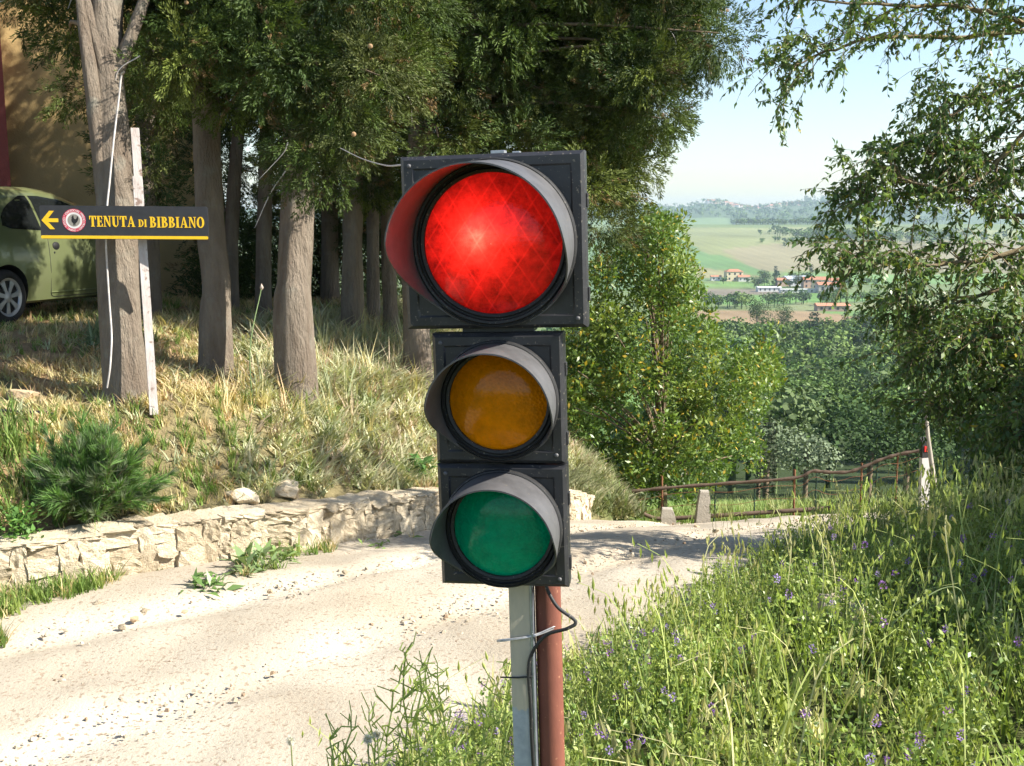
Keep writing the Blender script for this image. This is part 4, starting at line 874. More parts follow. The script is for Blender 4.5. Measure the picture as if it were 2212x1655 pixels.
# ------------------------------------------------------------------ broad-leaved tree leaning in from the right
RT = np.array([5.6, 7.4]); rz = Hs(*RT); rt = empty('overhanging_tree', (RT[0], RT[1], rz), label='broad-leaved tree reaching in from the right with thin drooping leafy branches', cat='tree')
m_rbark = surf('mossy_bark', (.20, .16, .11), (.22, .165, .07), scale=9, rough=.9, bump=.6, bscale=25)
trunk('trunk', [np.array([RT[0], RT[1], rz - .2]), np.array([5.7, 7.5, 1.6]), np.array([5.5, 7.3, 3.2]), np.array([5.7, 7.4, 5.0]), np.array([6.1, 7.6, 7.0])], [.19, .16, .13, .09, .05], rt, m_rbark, seed=9)
LIMBS = [([(2600, 340, 7.6), (2350, 180, 7.6), (2212, 190, 7.6), (2100, 230, 7.6), (2020, 290, 7.5)], .03, 1.1), ([(2600, 430, 7.5), (2350, 330, 7.5), (2200, 370, 7.5), (2080, 330, 7.5), (1990, 330, 7.4)], .03, 1.2), ([(2600, 300, 7.4), (2330, 130, 7.3), (2212, 62, 7.2), (2080, 28, 7.1), (1960, 18, 7.0), (1820, 10, 6.9), (1700, -10, 6.9)], .034, 1.0),
         ([(2600, 280, 7.5), (2300, 100, 7.6), (2100, 90, 7.6), (1900, 90, 7.6), (1790, 115, 7.7), (1710, 150, 7.7)], .034, 1.0),
         ([(2600, 420, 7.4), (2330, 215, 7.3), (2212, 290, 7.4), (2090, 400, 7.4), (1980, 395, 7.3), (1900, 350, 7.3)], .035, 1.0),
         ([(2600, 560, 7.6), (2300, 475, 7.7), (2150, 470, 7.7), (2060, 440, 7.7), (1960, 440, 7.8), (1900, 455, 7.8), (1850, 480, 7.8)], .04, 1.2),
         ([(2600, 620, 7.4), (2330, 520, 7.3), (2150, 545, 7.3), (2000, 560, 7.2), (1910, 565, 7.2), (1850, 570, 7.2)], .035, 1.3),
         ([(2600, 720, 7.8), (2330, 610, 8.0), (2100, 640, 8.0), (2000, 680, 8.1), (1920, 660, 8.1)], .03, 1.3),
         ([(2600, 760, 7.4), (2330, 700, 7.3), (2150, 730, 7.4), (2050, 770, 7.4), (1970, 810, 7.5)], .03, 1.5),
         ([(2600, 820, 7.6), (2350, 800, 7.8), (2200, 820, 7.8), (2090, 860, 7.8), (2010, 880, 7.8)], .026, 1.4),
         ([(2600, 200, 7.2), (2400, 40, 7.0), (2250, -60, 6.8), (2050, -120, 6.6), (1850, -110, 6.5)], .04, .8),
         ([(2600, 860, 7.2), (2400, 850, 7.0), (2280, 900, 6.9), (2190, 960, 6.9)], .024, 1.3)]
wb = Big(); lf = Big(); keep = []
RC = [np.array(c) for c in ((.105, .170, .045), (.13, .20, .050), (.09, .155, .048), (.16, .225, .052))]
def leaves_along(pts, n, size):
    t = U(0.1, 1, n); i = np.clip((t * (len(pts) - 1)).astype(int), 0, len(pts) - 2); f = (t * (len(pts) - 1) - i)[:, None]; pos = pts[i] * (1 - f) + pts[i + 1] * f
    d = nrm(pts[i + 1] - pts[i]) * .35 + RNG.normal(size=(n, 3)) * .55 + np.array([0, 0, -.55]); M = frames(d, size * U(.65, 1.25, n)); C = RC[RNG.integers(0, 4)] * U(.7, 1.35, (n, 1)); y = U(0, 1, n) < .012; C[y] = (.35, .30, .05)
    ix = RNG.integers(0, 3, n)
    for k in range(3):
        m = ix == k
        if m.any(): lf.add(LEAFS[k], M[m], pos[m], C[m])
    keep.append((M, pos, C))
for L, r0, dens in LIMBS:
    pts = spline([P(*q) for q in L], 40); pts[:, 2] += np.cumsum(RNG.normal(size=40)) * .006; pts[0] = np.array([RT[0], RT[1], pts[0][2]]); tube(wb, pts, np.linspace(r0 * .72, .005, 40), 6)
    nb = int(34 * dens)
    for k in range(nb):
        t = U(.22, 1.0); i = min(int(t * 39), 38); a = pts[i]; tg = nrm(pts[i + 1] - pts[i]); d = nrm(tg * U(.3, 1.1) + RNG.normal(size=3) * np.array([.5, .7, .45]) + np.array([-.1, 0, .05])); l = U(.25, .75) * (1.15 - .5 * t)
        e = a + d * l; md_ = (a + e) / 2 + np.array([0, 0, .06]); e = e + np.array([0, 0, -.10 * l]); br = spline([a, md_, e], 9); tube(wb, br, np.linspace(.0055, .002, 9), 3)
        leaves_along(br[3:], int(U(5, 14)), .052)
        for q in range(int(U(3, 6))):
            i2 = int(U(2, 8)); a2 = br[i2]; d2 = nrm(nrm(br[min(i2 + 1, 8)] - br[i2 - 1]) * .7 + RNG.normal(size=3) * .55 + np.array([0, 0, -.22])); l2 = U(.12, .34); tw = spline([a2, a2 + d2 * l2 * .5 + np.array([0, 0, .015]), a2 + d2 * l2 + np.array([0, 0, -.03])], 6)
            tube(wb, tw, np.linspace(.0026, .0012, 6), 3); leaves_along(tw, int(U(9, 20)), .050)
# the denser outer crown further right and above, which throws the shade over the verge
nc = 520; zz = U(1.2, 3.1, nc); kk = (zz - .5) / SUN_V.z; ce = np.stack([(sy := U(3.9, 8.4, nc)) * U(.375, .66, nc) + kk * SUN_V.x, sy + kk * SUN_V.y, zz], 1); ce = ce[(ce[:, 0] / np.maximum(ce[:, 1], .1) > .61)]; leafclump(lf, ce, .3, .55, 70, .14, RC, .01, .4)
low = sample_poly([(2140, 620), (2260, 620), (2260, 1080), (2190, 1080), (2160, 960), (2060, 900), (2090, 760)], 42, 7.2, 8.2); leafclump(lf, low, .15, .3, 60, .06, RC, .01, .4, keep)
local(wb, rt); wb.build('limb', m_rbark, rt); local(lf, rt); tag(lf.build('crown', m_leaf, rt), kind='stuff'); leaf_parts(keep, rt, 290, m_leaf)
# ------------------------------------------------------------------ trees across the valley
def T_crown(seed, n, kind='round'):
    """one distant tree, 1 high: leaf clumps over an uneven crown"""
    r = np.random.default_rng(seed); V = []; F = []
    blobs = [(np.array([r.uniform(-.22, .22), r.uniform(-.22, .22), r.uniform(.42, .80)]), r.uniform(.14, .24)) for _ in range(9)]
    if kind == 'column': blobs = [(np.array([r.uniform(-.02, .02), r.uniform(-.02, .02), z]), .085 * (1.15 - .75 * abs(z - .4))) for z in np.linspace(.12, .93, 10)]
    for k in range(n):
        c, q = blobs[r.integers(0, len(blobs))]; d = r.normal(size=3); d /= np.linalg.norm(d); p = c + d * q * r.uniform(.75, 1.08); nn = d + r.normal(size=3) * .5; nn /= np.linalg.norm(nn)
        x = np.cross(nn, r.normal(size=3)); x /= np.linalg.norm(x); y = np.cross(nn, x); s = r.uniform(.022, .046) * (1 if kind != 'column' else .55) * (400 / n) ** .5; o = len(V)
        V += [p - x * s, p - y * s * .8, p + x * s, p + y * s * .8]; F.append([o, o + 1, o + 2, o + 3])
    for a, c2 in (((1, 0), (0, 1)),):
        w = .018; o = len(V); V += [np.array([-w, -w, -.04]), np.array([w, -w, -.04]), np.array([w, -w, .5]), np.array([-w, -w, .5]), np.array([-w, w, -.04]), np.array([w, w, -.04]), np.array([w, w, .5]), np.array([-w, w, .5])]
        F += [[o, o+1, o+2, o+3], [o+5, o+4, o+7, o+6], [o+1, o+5, o+6, o+2], [o+4, o, o+3, o+7]]
    return np.array(V), np.array(F)
TC_N = [T_crown(k, 900) for k in range(5)]; TC_F = [T_crown(20 + k, 150) for k in range(4)]; TC_S = [T_crown(30 + k, 30) for k in range(4)]; TC_C = T_crown(50, 260, 'column'); TC_CS = T_crown(51, 60, 'column')
FC = [np.array(c) for c in ((.080, .135, .036), (.105, .165, .044), (.062, .110, .038), (.125, .18, .052), (.095, .13, .055))]
def plant(big, xy, hgt, tp, wid=1.0, cols=FC, var=.25):
    n = len(xy); z = H(xy[:, 0], xy[:, 1]); s = hgt * U(1 - var, 1 + var, n); ix = RNG.integers(0, len(tp), n); a = U(0, 6.28, n)
    M = np.zeros((n, 3, 3)); M[:, 0, 0] = np.cos(a) * wid; M[:, 0, 1] = -np.sin(a) * wid; M[:, 1, 0] = np.sin(a) * wid; M[:, 1, 1] = np.cos(a) * wid; M[:, 2, 2] = 1; M *= s[:, None, None]
    C = np.array([cols[k] for k in RNG.integers(0, len(cols), n)]) * U(.75, 1.3, (n, 1))
    for t in range(len(tp)):
        m = ix == t
        if m.any():
            nv = len(tp[t][0]); cv = C[m][:, None, :] * np.repeat(RNG.uniform(.7, 1.35, (m.sum(), nv // 4 + 1, 1)), 4, 1)[:, :nv]
            big.add(tp[t], M[m], np.stack([xy[m][:, 0], xy[m][:, 1], z[m] - .1], 1), cv)
wood = Big(); n = 760; yy = np.sqrt(U(74 ** 2, 425 ** 2, n)); xx = yy * U(.03, .56, n); pts = np.stack([xx, yy], 1)
f3 = inpoly(pts[:, 0], pts[:, 1], FIELDS[-2][0]) | inpoly(pts[:, 0], pts[:, 1], FIELDS[-1][0]); pts = pts[~f3]
hid = pts[:, 0] / pts[:, 1] < .16; nr_ = (pts[:, 1] < 200) & ~hid; plant(wood, pts[nr_], 8.5, TC_N, 1.15); plant(wood, pts[~nr_ & ~hid], 8.5, TC_F, 1.25); plant(wood, pts[hid], 8.5, TC_S, 1.25)
n = 200; yy = U(40, 320, n); xx = -yy * U(-.03, .6, n); plant(wood, np.stack([xx, yy + 6], 1), 7.5, TC_S, 1.3)
tag(wood.build('wood', m_far), 'dense green wood filling the valley below the fence', 'wood', kind='stuff')
def line_pts(pp, n, spread=6):
    out = []
    for k in range(n):
        u = U(0, len(pp) - 1); i = min(int(u), len(pp) - 2); f = u - i; a = pp[i]; b = pp[i + 1]; w = hit(a[0] + (b[0] - a[0]) * f, a[1] + (b[1] - a[1]) * f, 60); out.append(w[:2] + RNG.normal(size=2) * spread)
    return np.array(out)
hed = Big()
plant(hed, line_pts([(1540, 722), (1640, 730), (1760, 738), (1880, 735), (2000, 738)], 46, 9), 7, TC_F, 1.2)
plant(hed, line_pts([(1560, 665), (1640, 664), (1740, 660), (1800, 655), (1960, 652)], 36, 9), 8.5, TC_F, 1.25)
plant(hed, line_pts([(1540, 662), (1600, 668)], 10, 7), 8.5, TC_F, 1.25)
plant(hed, line_pts([(1590, 612), (1660, 618), (1760, 622), (1900, 615)], 34, 16), 8, TC_S, 1.2)
plant(hed, line_pts([(1650, 601), (1720, 602)], 12, 14), 7, TC_S, 1.2)
plant(hed, line_pts([(1690, 528), (1740, 522), (1775, 518)], 60, 20), 6, TC_S, 1.5)
plant(hed, line_pts([(1260, 512), (1400, 505)], 30, 10), 9, TC_S, 1.5)
plant(hed, line_pts([(1200, 600), (1300, 590), (1330, 585)], 40, 12), 9, TC_S, 1.4)
tag(hed.build('hedgerow', m_far), 'hedgerows and small copses between the fields across the valley', 'hedgerow', kind='stuff')
rw = Big()
q = line_pts([(1760, 508), (1800, 520), (1900, 520), (2100, 515)], 190, 40); plant(rw, q, 14, TC_S, 1.2)
yy = U(2040, 2120, 150); plant(rw, np.stack([yy * U(.205, .33, 150), yy], 1), 11, TC_S, 1.3)
n = 950; yy = U(2900, 4350, n); xx = yy * U(.05, .40, n); k = ~((yy < 3300) & (xx / yy < .2)); plant(rw, np.stack([xx, yy], 1)[k], 17, TC_S, 1.3)
n = 120; yy = U(4050, 4300, n); plant(rw, np.stack([yy * U(.26, .40, n), yy], 1), 26, [TC_CS], 2.0)
tag(rw.build('ridge_woodland', m_far), 'hazy woodland on the far ridge around the hill town', 'woodland', kind='stuff')
def far_tree(px, py, h, label, tp, wid=1.0, col=(.05, .085, .03), name='valley_tree', dist=None):
    w = hit(px, py, 40) if dist is None else np.array([P(px, py, dist)[0], P(px, py, dist)[1], 0]); z = Hs(w[0], w[1]); t = empty(name, (w[0], w[1], z), label=label, cat='tree', group='single trees in the valley'); b = Big()
    V, F = tp; nq = len(V) - 8; C = np.repeat(np.array(col) * U(.7, 1.35, (nq // 4, 1)), 4, 0); V2 = V * np.array([h * wid, h * wid, h]); b.raw(V2[:nq], F[:-4], C); b.build('crown', m_far, t)
    t2 = Big(); t2.raw(V2[nq:], F[-4:] - nq, (1, 1, 1)); t2.build('trunk', m_twig, t)
HI = [T_crown(70 + k, 1700) for k in range(4)]
far_tree(1742, 1000, 6.4, 'pale rounded tree at the near edge of the wood, above the sagging fence', HI[0], 1.15, (.16, .20, .12), dist=72)
far_tree(1640, 1000, 6.2, 'pale feathery tree beside the evergreen, at the near edge of the wood', HI[1], .95, (.15, .19, .11), dist=70)
far_tree(1656, 1012, 5.2, 'slim dark conical tree between two pale trees at the edge of the wood', T_crown(52, 600, 'column'), 1.5, (.045, .055, .03), 'conical_tree', dist=66)
far_tree(1880, 1000, 6.5, 'dense deep green tree at the near edge of the wood below the leaning pole', HI[2], 1.3, (.05, .085, .03), dist=74)
far_tree(1960, 1000, 6.5, 'dense mid green tree behind the leaning pole', HI[3], 1.3, (.06, .10, .035), dist=78)
far_tree(1634, 728, 17, 'tall open poplar standing in front of the brown field', HI[1], .85, (.08, .115, .045))
far_tree(1690, 728, 14, 'narrower poplar right of the tall one before the brown field', HI[2], .75, (.08, .115, .045))
far_tree(1757, 752, 13, 'dark round-topped cypress at the field edge above the wood', T_crown(53, 500, 'column'), 2.2, (.03, .045, .025), 'cypress_tree')
far_tree(1824, 752, 15, 'tall thin dark cypress beside the pale field above the wood', T_crown(54, 500, 'column'), 1.1, (.03, .045, .025), 'cypress_tree')
far_tree(1866, 735, 15, 'broad dark tree at the right end of the brown field', HI[0], 1.1, (.045, .07, .03))
far_tree(1674, 618, 17, 'thin cypress left of the village roofs', TC_C, 1.3, (.03, .05, .028), 'cypress_tree'); far_tree(1751, 620, 19, 'thin cypress among the village roofs', TC_C, 1.2, (.03, .05, .028), 'cypress_tree')
far_tree(1650, 612, 13, 'round tree left of the village', HI[3], 1.2, (.05, .08, .035)); far_tree(1638, 625, 11, 'low round tree below the villa', HI[2], 1.3, (.05, .08, .035)); far_tree(1723, 622, 12, 'round dark tree behind the village sheds', HI[1], 1.4, (.05, .08, .035))
# ------------------------------------------------------------------ houses across the valley
m_win = surf('dark_window', (.05, .05, .055), rough=.2); m_roof = surf('terracotta', (.42, .19, .11), (.33, .15, .09), scale=.6, rough=.9); PL = {}
def plaster(c):
    if c not in PL: PL[c] = surf('plaster', c, tuple(x * .88 for x in c), scale=.4, rough=.95)
    return PL[c]
def cottage(px, py, w, d, h, rh, label, wallc, roofm=None, win=(3, 2), rot=0.0, hip=False, grp='houses across the valley', name='house'):
    p = hit(px, py, 60); t = empty(name, p, (0, 0, rot), label, 'house', grp)
    box_obj('wall', (0, 0, h / 2 - .5), (w, d, h + 1), plaster(wallc), t); e = .5; r = w * .28 if hip else 0
    V = [(-w/2-e, -d/2-e, h), (w/2+e, -d/2-e, h), (w/2+e, d/2+e, h), (-w/2-e, d/2+e, h), (-w/2-e+r, 0, h+rh), (w/2+e-r, 0, h+rh)]
    F = [(0, 1, 5, 4), (1, 2, 5), (2, 3, 4, 5), (3, 0, 4), (0, 3, 2, 1)]
    if rh > 0: obj('roof', pymesh('roof', V, F, roofm or m_roof), None, t)
    for i in range(win[0]):
        for j in range(win[1]):
            box_obj('window', ((i + .5) / win[0] * w - w / 2, -d / 2 - .02, (j + .55) / win[1] * h), (w / win[0] * .3, .12, h / win[1] * .45), m_win, t)
    return t
cr_ = (.66, .55, .36); wh = (.72, .70, .66); pk = (.60, .40, .30)
cottage(1584, 607, 15, 9, 8.5, 2.2, 'cream villa with a hipped red roof standing alone left of the village', cr_, hip=True, win=(3, 2), rot=.1)
cottage(1606, 608, 10, 7, 4, 1.6, 'low white annexe right of the cream villa', wh, win=(3, 1))
cottage(1546, 606, 9, 6, 3.5, 1.2, 'small white outbuilding left of the cream villa', wh, win=(2, 1))
cottage(1660, 630, 18, 8, 3.4, .7, 'long low white shed in front of the village', wh, plaster((.55, .55, .55)), win=(5, 1))
cottage(1690, 618, 10, 8, 5, 2, 'small pink house with a red roof left of the grey hall', pk, win=(2, 1)); cottage(1716, 617, 20, 12, 6, 2.4, 'large grey-roofed hall in the middle of the village', (.45, .47, .50), plaster((.36, .40, .46)), win=(4, 1), rot=.3)
cottage(1733, 632, 34, 6, 2.6, .3, 'long white row of stalls at the foot of the village', wh, plaster((.6, .6, .6)), win=(8, 1)); cottage(1750, 622, 13, 9, 7, 2.2, 'pink farmhouse with a red roof in the village', pk, win=(3, 2)); cottage(1770, 624, 12, 9, 7.5, 2.4, 'tall cream farmhouse with a red roof at the right of the village', cr_, win=(3, 2), rot=-.2)
cottage(1790, 632, 18, 10, 6, 2, 'grey stone barn at the right end of the village', (.42, .38, .36), win=(3, 1)); cottage(1800, 628, 9, 8, 8, 2, 'narrow white house behind the grey barn', wh, win=(2, 2))
cottage(1797, 672, 18, 7, 3.2, 1.3, 'long low shed with an orange roof in the green field', (.40, .28, .22), surf('orange_roof', (.52, .22, .13), (.45, .2, .12), scale=.5, rough=.9), win=(4, 1))
# hill town on the far ridge: houses nobody can tell apart at this distance
tw = [(1518, 1605, 452, 467, 34), (1600, 1640, 452, 462, 12), (1640, 1745, 452, 463, 34)]
cols_t = [(.62, .50, .40), (.66, .58, .48), (.56, .38, .30), (.68, .62, .55)]
for x0, x1, y0, y1, n in tw:
    for k in range(n):
        px = U(x0, x1); py = U(y0, y1); w_ = U(9, 18); h_ = U(7, 12); cl = cols_t[RNG.integers(0, 4)]
        p = P(px, py, 4120 + U(-150, 60)); z = Hs(p[0], p[1]); t = empty('town_house', (p[0], p[1], z), (0, 0, U(-.6, .6)), 'tiny pale house with a red roof in the hill town on the far ridge', 'house', 'houses of the hill town on the far ridge')
        hh = max(h_, p[2] - z); box_obj('wall', (0, 0, hh / 2 - 1), (w_, 10, hh + 2), plaster(cl), t); V = [(-w_/2-.5, -5.5, hh), (w_/2+.5, -5.5, hh), (w_/2+.5, 5.5, hh), (-w_/2-.5, 5.5, hh), (-w_/2-.5, 0, hh+2.5), (w_/2+.5, 0, hh+2.5)]
        obj('roof', pymesh('roof', V, [(0, 1, 5, 4), (1, 2, 5), (2, 3, 4, 5), (3, 0, 4), (0, 3, 2, 1)], m_roof), None, t)
# ------------------------------------------------------------------ sagging fence, marker post, blocks below the road
m_rail = surf('rusty_band', (.14, .095, .068), (.10, .07, .05), scale=9, rough=.9, bump=.3); m_gpost = surf('green_stake', (.03, .07, .05), rough=.6); m_rod = surf('rusty_rod', (.26, .12, .06), (.18, .08, .045), scale=14, rough=.9)
FD = 14.0
rail_px = [(1365, 1062), (1430, 1055), (1545, 1046), (1630, 1040), (1720, 1032), (1755, 1018), (1785, 1020), (1830, 1020), (1862, 1010), (1900, 994), (1940, 982), (1985, 974)]
rp = [P(a, b, FD - .3 * (a - 1365) / 620) for a, b in rail_px]; fence = empty('sagging_fence', (rp[3][0], rp[3][1], Hs(rp[3][0], rp[3][1])), label='low sagging fence with a rusty brown band on thin stakes at the road bend', cat='fence'); fo = np.array(fence.location)
sp_ = spline(rp, 120); b = Big(); hgt = .020 + .004 * np.sin(np.arange(120) * .8)
V = np.concatenate([np.stack([sp_ + np.array([0, -.008, 1]) * np.array([1, 1, 0]) + np.outer(hgt, [0, 0, 1])], 0)[0] - fo, sp_ + np.array([0, .008, 0]) + np.outer(hgt, [0, 0, 1]) - fo, sp_ + np.array([0, .008, 0]) - np.outer(hgt, [0, 0, 1]) - fo, sp_ + np.array([0, -.008, 0]) - np.outer(hgt, [0, 0, 1]) - fo])
i = np.arange(119); Fq = np.concatenate([np.stack([i + 120 * a, i + 1 + 120 * a, i + 1 + 120 * ((a + 1) % 4), i + 120 * ((a + 1) % 4)], 1) for a in range(4)]); b.raw(V, Fq, (1, 1, 1)); b.build('band', m_rail, fence)
for k, (a, tpz, m, r) in enumerate(((1430, 1028, m_rod, .018), (1547, 1040, m_gpost, .016), (1630, 1036, m_gpost, .013), (1717, 1014, m_rod, .020), (1764, 1015, m_gpost, .013), (1862, 1000, m_rod, .018), (1897, 990, m_gpost, .016), (1940, 978, m_rod, .014))):
    d = FD - .3 * (a - 1365) / 620 + .03; tp = P(a, tpz, d); z = Hs(tp[0], tp[1]); bb = Big(); tube(bb, [np.array([tp[0] + U(-.03, .03), tp[1], z - .2]) - fo, tp - fo], r * .72, 8); bb.build('stake', m, fence)
for dz in (.10, .27):
    q = sp_.copy(); q[:, 2] -= dz + .02 * np.sin(np.arange(120) * .3); bb = Big(); tube(bb, q - fo, .003, 4); bb.build('fence_wire', m_rod, fence)
q = np.array([np.array([s_[0], s_[1] - .05, Hs(s_[0], s_[1] - .05) + .12]) for s_ in sp_[:70:3]]); bb = Big(); tube(bb, q - fo, .03, 6); bb.build('shadow_strip', m_rail, fence)  # shadow below the fence, modelled as a dark strip in the band's brown
m_conc = surf('pale_concrete', (.42, .38, .31), (.33, .30, .25), scale=12, rough=.95, bump=.5, bscale=40)
for px0, px1, py0, py1, d, lab, lean in ((1430, 1462, 1096, 1136, 13.4, 'short tilted concrete stub at the road edge by the rusty fence rod', -.22), (1503, 1532, 1058, 1106, 13.7, 'upright tapered concrete stub under the brown fence band', .06)):
    c = P((px0 + px1) / 2, py1, d); z = Hs(c[0], c[1]); w = (px1 - px0) / FPX * d; h = P(px0, py0, d)[2] - z; V = []
    for zz, k in ((-.1, 1.15), (h * .6, .95), (h * .97, .70), (h, .62)):
        for sx, sy in ((-1, -1), (1, -1), (1, 1), (-1, 1)): V.append((sx * w / 2 * k + lean * zz * .6, sy * w * .4 * k, zz))
    F = [(4*i+j, 4*i+(j+1) % 4, 4*i+4+(j+1) % 4, 4*i+4+j) for i in range(3) for j in range(4)] + [(12, 13, 14, 15)]
    o = obj('concrete_block', pymesh('concrete_block', V, F, m_conc)); o.location = (c[0], c[1], z); o.rotation_euler = (0, 0, U(-.3, .3)); tag(o, lab, 'block', 'concrete stubs at the bend')
d = 13.5; c = P(1996, 1050, d); z = Hs(c[0], c[1]); tp = P(1994, 943, d)[2]; hh = tp - z
mk = empty('marker_post', (c[0], c[1], z), (0, math.radians(-1.5), .2), 'white roadside marker post with black top and red reflector', 'marker post')
m_wpl = surf('white_plastic', (.60, .57, .53), (.5, .48, .45), scale=12, rough=.6)
def tri(z0, z1, s, cut=0.0):
    pts = [(-.058, -.045), (.058, -.045), (.05, .03), (0, .065), (-.05, .03)]; V = [(x * s, y * s, z0) for x, y in pts] + [(x * s, y * s, z1 + cut * (y + .045)) for x, y in pts]
    return V, [tuple(range(4, -1, -1)), tuple(range(5, 10))] + [(i, (i+1) % 5, 5+(i+1) % 5, 5+i) for i in range(5)]
V, F = tri(-.15, hh - .24, 1); obj('post', pymesh('post', V, F, m_wpl), None, mk); V, F = tri(hh - .24, hh - .04, 1.01, .5); obj('black_band', pymesh('black_band', V, F, m_rubber), None, mk)
box_obj('reflector', (.004, -.050, hh - .125), (.078, .012, .072), surf('red_reflector', (.75, .03, .02), (.6, .02, .02), scale=80, rough=.2, spec=.6), mk, .003)
o = tube_obj('leaning_pole', [P(2019, 1050, 13.2), P(2012, 1000, 13.2), P(2004, 940, 13.2), P(1999, 872, 13.2), P(1998, 845, 13.2)], [.030, .028, .024, .02, .017], surf('pale_bark', (.42, .38, .31), (.28, .25, .2), scale=14, rough=.9, stretch=(1, 1, .3)), None, 10); tag(o, 'slender pale leaning pole just right of the marker post', 'pole')
# ------------------------------------------------------------------ rocks on bank and road
def rock(px, py, s, label, grp, col=None, seed=0, flat=.55, depth=None):
    p = hit(px, py); r = np.random.default_rng(seed); bm = bmesh.new(); bmesh.ops.create_icosphere(bm, subdivisions=3, radius=.5); K = r.normal(size=(13, 3)); K /= np.linalg.norm(K, axis=1)[:, None]; D = r.uniform(.22, .42, 13)
    for v in bm.verts:
        for k, d_ in zip(K, D):
            q = np.dot(v.co, k)
            if q > d_: v.co -= Vector(k) * (q - d_)
        v.co += Vector(r.normal(size=3) * .008)
    me = bpy.data.meshes.new('rock'); bm.to_mesh(me); bm.free(); me.materials.append(col or m_stone); o = obj('rock', me); o.location = p + np.array([0, 0, s[2] * .22]); o.scale = s; o.rotation_euler = (U(-.15, .15), U(-.15, .15), U(-.4, .4)); tag(o, label, 'rock', grp); return o
m_flat = surf('tan_stone', (.56, .42, .27), (.45, .33, .2), scale=6, rough=.9, bump=.5, bscale=22)
rock(48, 862, (.34, .30, .13), 'flat tan rock lying on the bank left of the sign', 'rocks on the bank', m_flat, 1); rock(522, 1086, (.30, .24, .22), 'left of two pale rocks lying above the low wall', 'rocks on the bank', None, 2); rock(618, 1070, (.38, .24, .20), 'right of two pale rocks lying above the low wall', 'rocks on the bank', None, 3)
rock(1815, 1375, (.42, .3, .3), 'pale rock half buried among the flowering alfalfa', 'rocks in the meadow', None, 8); rock(1872, 1262, (.17, .14, .14), 'grey stone in the grass at the edge of the shade', 'rocks in the meadow', surf('grey_rock', (.3, .27, .23), (.2, .18, .15), scale=8, rough=.95, bump=.6, bscale=25), 9)
STL = ['reddish-brown stone at the grassy left edge of the road', 'small stone just above the reddish-brown one', 'pale stone on the road below the left part of the wall', 'small stone on the road below the leafy weed', 'low stone left of the reddish-brown one', 'stone on the road below the middle of the wall', 'small stone right of the leafy weed on the road', 'pale stone on the road left of the grey post', 'tiny stone touching the view of the grey post', 'tiny brown stone on the road left of the post', 'small brown stone on the gravel left of the green lamp', 'white stone lying before the fence at the far road edge', 'larger white stone at the far road edge by the concrete stubs', 'tiny stone in the lower left of the road', 'tiny stone at the bottom of the road near the weeds', 'stone on the road right of the green lamp', 'small stone on the open road under the wall', 'stone on the road close beside the green lamp']
for k, (a, b_, s) in enumerate(((291, 1342, .075), (312, 1322, .05), (210, 1310, .09), (398, 1325, .05), (265, 1357, .06), (745, 1240, .06), (583, 1280, .05), (980, 1380, .045), (1060, 1385, .03), (905, 1408, .03), (870, 1345, .035), (1545, 1150, .07), (1505, 1143, .09), (300, 1455, .03), (560, 1560, .03), (1290, 1290, .05), (540, 1320, .04), (960, 1270, .05))):
    rock(a, b_, (s, s * .75, s * .7), STL[k], 'loose stones on the road', [m_stone, m_flat][k % 3 == 0], 40 + k)
o = tube_obj('black_hose', [hit(-60, 897) + [0, 0, .02], hit(0, 893) + [0, 0, .02], hit(40, 896) + [0, 0, .02], hit(105, 897) + [0, 0, .015], hit(135, 905) + [0, 0, -.02]], .014, m_rubber, None, 8, 40); tag(o, 'black hose lying across the bank above the bushy shrub', 'hose')
# ------------------------------------------------------------------ grass and weeds
def T_tuft(seed, n, spread, lean, curl, w=.022, seg=2, head=0):
    """n curved blades, about 1 high"""
    r = np.random.default_rng(seed); V = []; F = []
    for k in range(n):
        a = r.uniform(0, 6.28); p = np.array([math.cos(a), math.sin(a), 0]) * spread * math.sqrt(r.uniform(0, 1)); b = r.uniform(0, 6.28); d = np.array([math.cos(b), math.sin(b), 0]); h = r.uniform(.45, 1.0); l = lean * r.uniform(.2, 1.2); s = np.array([-d[1], d[0], 0]) * w * r.uniform(.6, 1.3); o = len(V)
        for i in range(seg + 1):
            t = i / seg; c = p + d * (l * t + curl * t * t * r.uniform(.3, 1)) * h + np.array([0, 0, h * (t - .35 * curl * t * t)]); ww = s * (1 - t) ** .7 + s * .08; V += [c - ww, c + ww]
        for i in range(seg): F.append([o + 2*i, o + 2*i + 1, o + 2*i + 3, o + 2*i + 2])
    return np.array(V), np.array(F)
TG = [T_tuft(k, 12, .16, .30, .35, .026) for k in range(5)]; TCu = [T_tuft(10 + k, 14, .24, .45, .9, .032, 2) for k in range(5)]; TTall = [T_tuft(20 + k, 9, .10, .18, .35, .012, 2) for k in range(4)]; TShort = [T_tuft(30 + k, 14, .3, .5, .5, .034) for k in range(4)]
def scat(big, tp, xy, h0, h1, cols, tilt=.12):
    n = len(xy); z = H(xy[:, 0], xy[:, 1]); ix = RNG.integers(0, len(tp), n); up = np.array([0, 0, 1.]) + RNG.normal(size=(n, 3)) * tilt; M = frames(up, U(h0, h1, n)); C = np.asarray(cols)
    if C.ndim == 2 and len(C) != n: C = C[RNG.integers(0, len(C), n)] * U(.75, 1.25, (n, 1))
    for t in range(len(tp)):
        m = ix == t
        if m.any(): big.add(tp[t], M[m], np.stack([xy[m][:, 0], xy[m][:, 1], z[m] - .015], 1), C[m])
def area(n, x0, x1, y0, y1, f): x = U(x0, x1, n); y = U(y0, y1, n); m = f(x, y); return np.stack([x[m], y[m]], 1)
def dleft(x, y): return polyd(LEFT, x, y)[0]
def dright(x, y): return -polyd(RIGHT, x, y)[0]
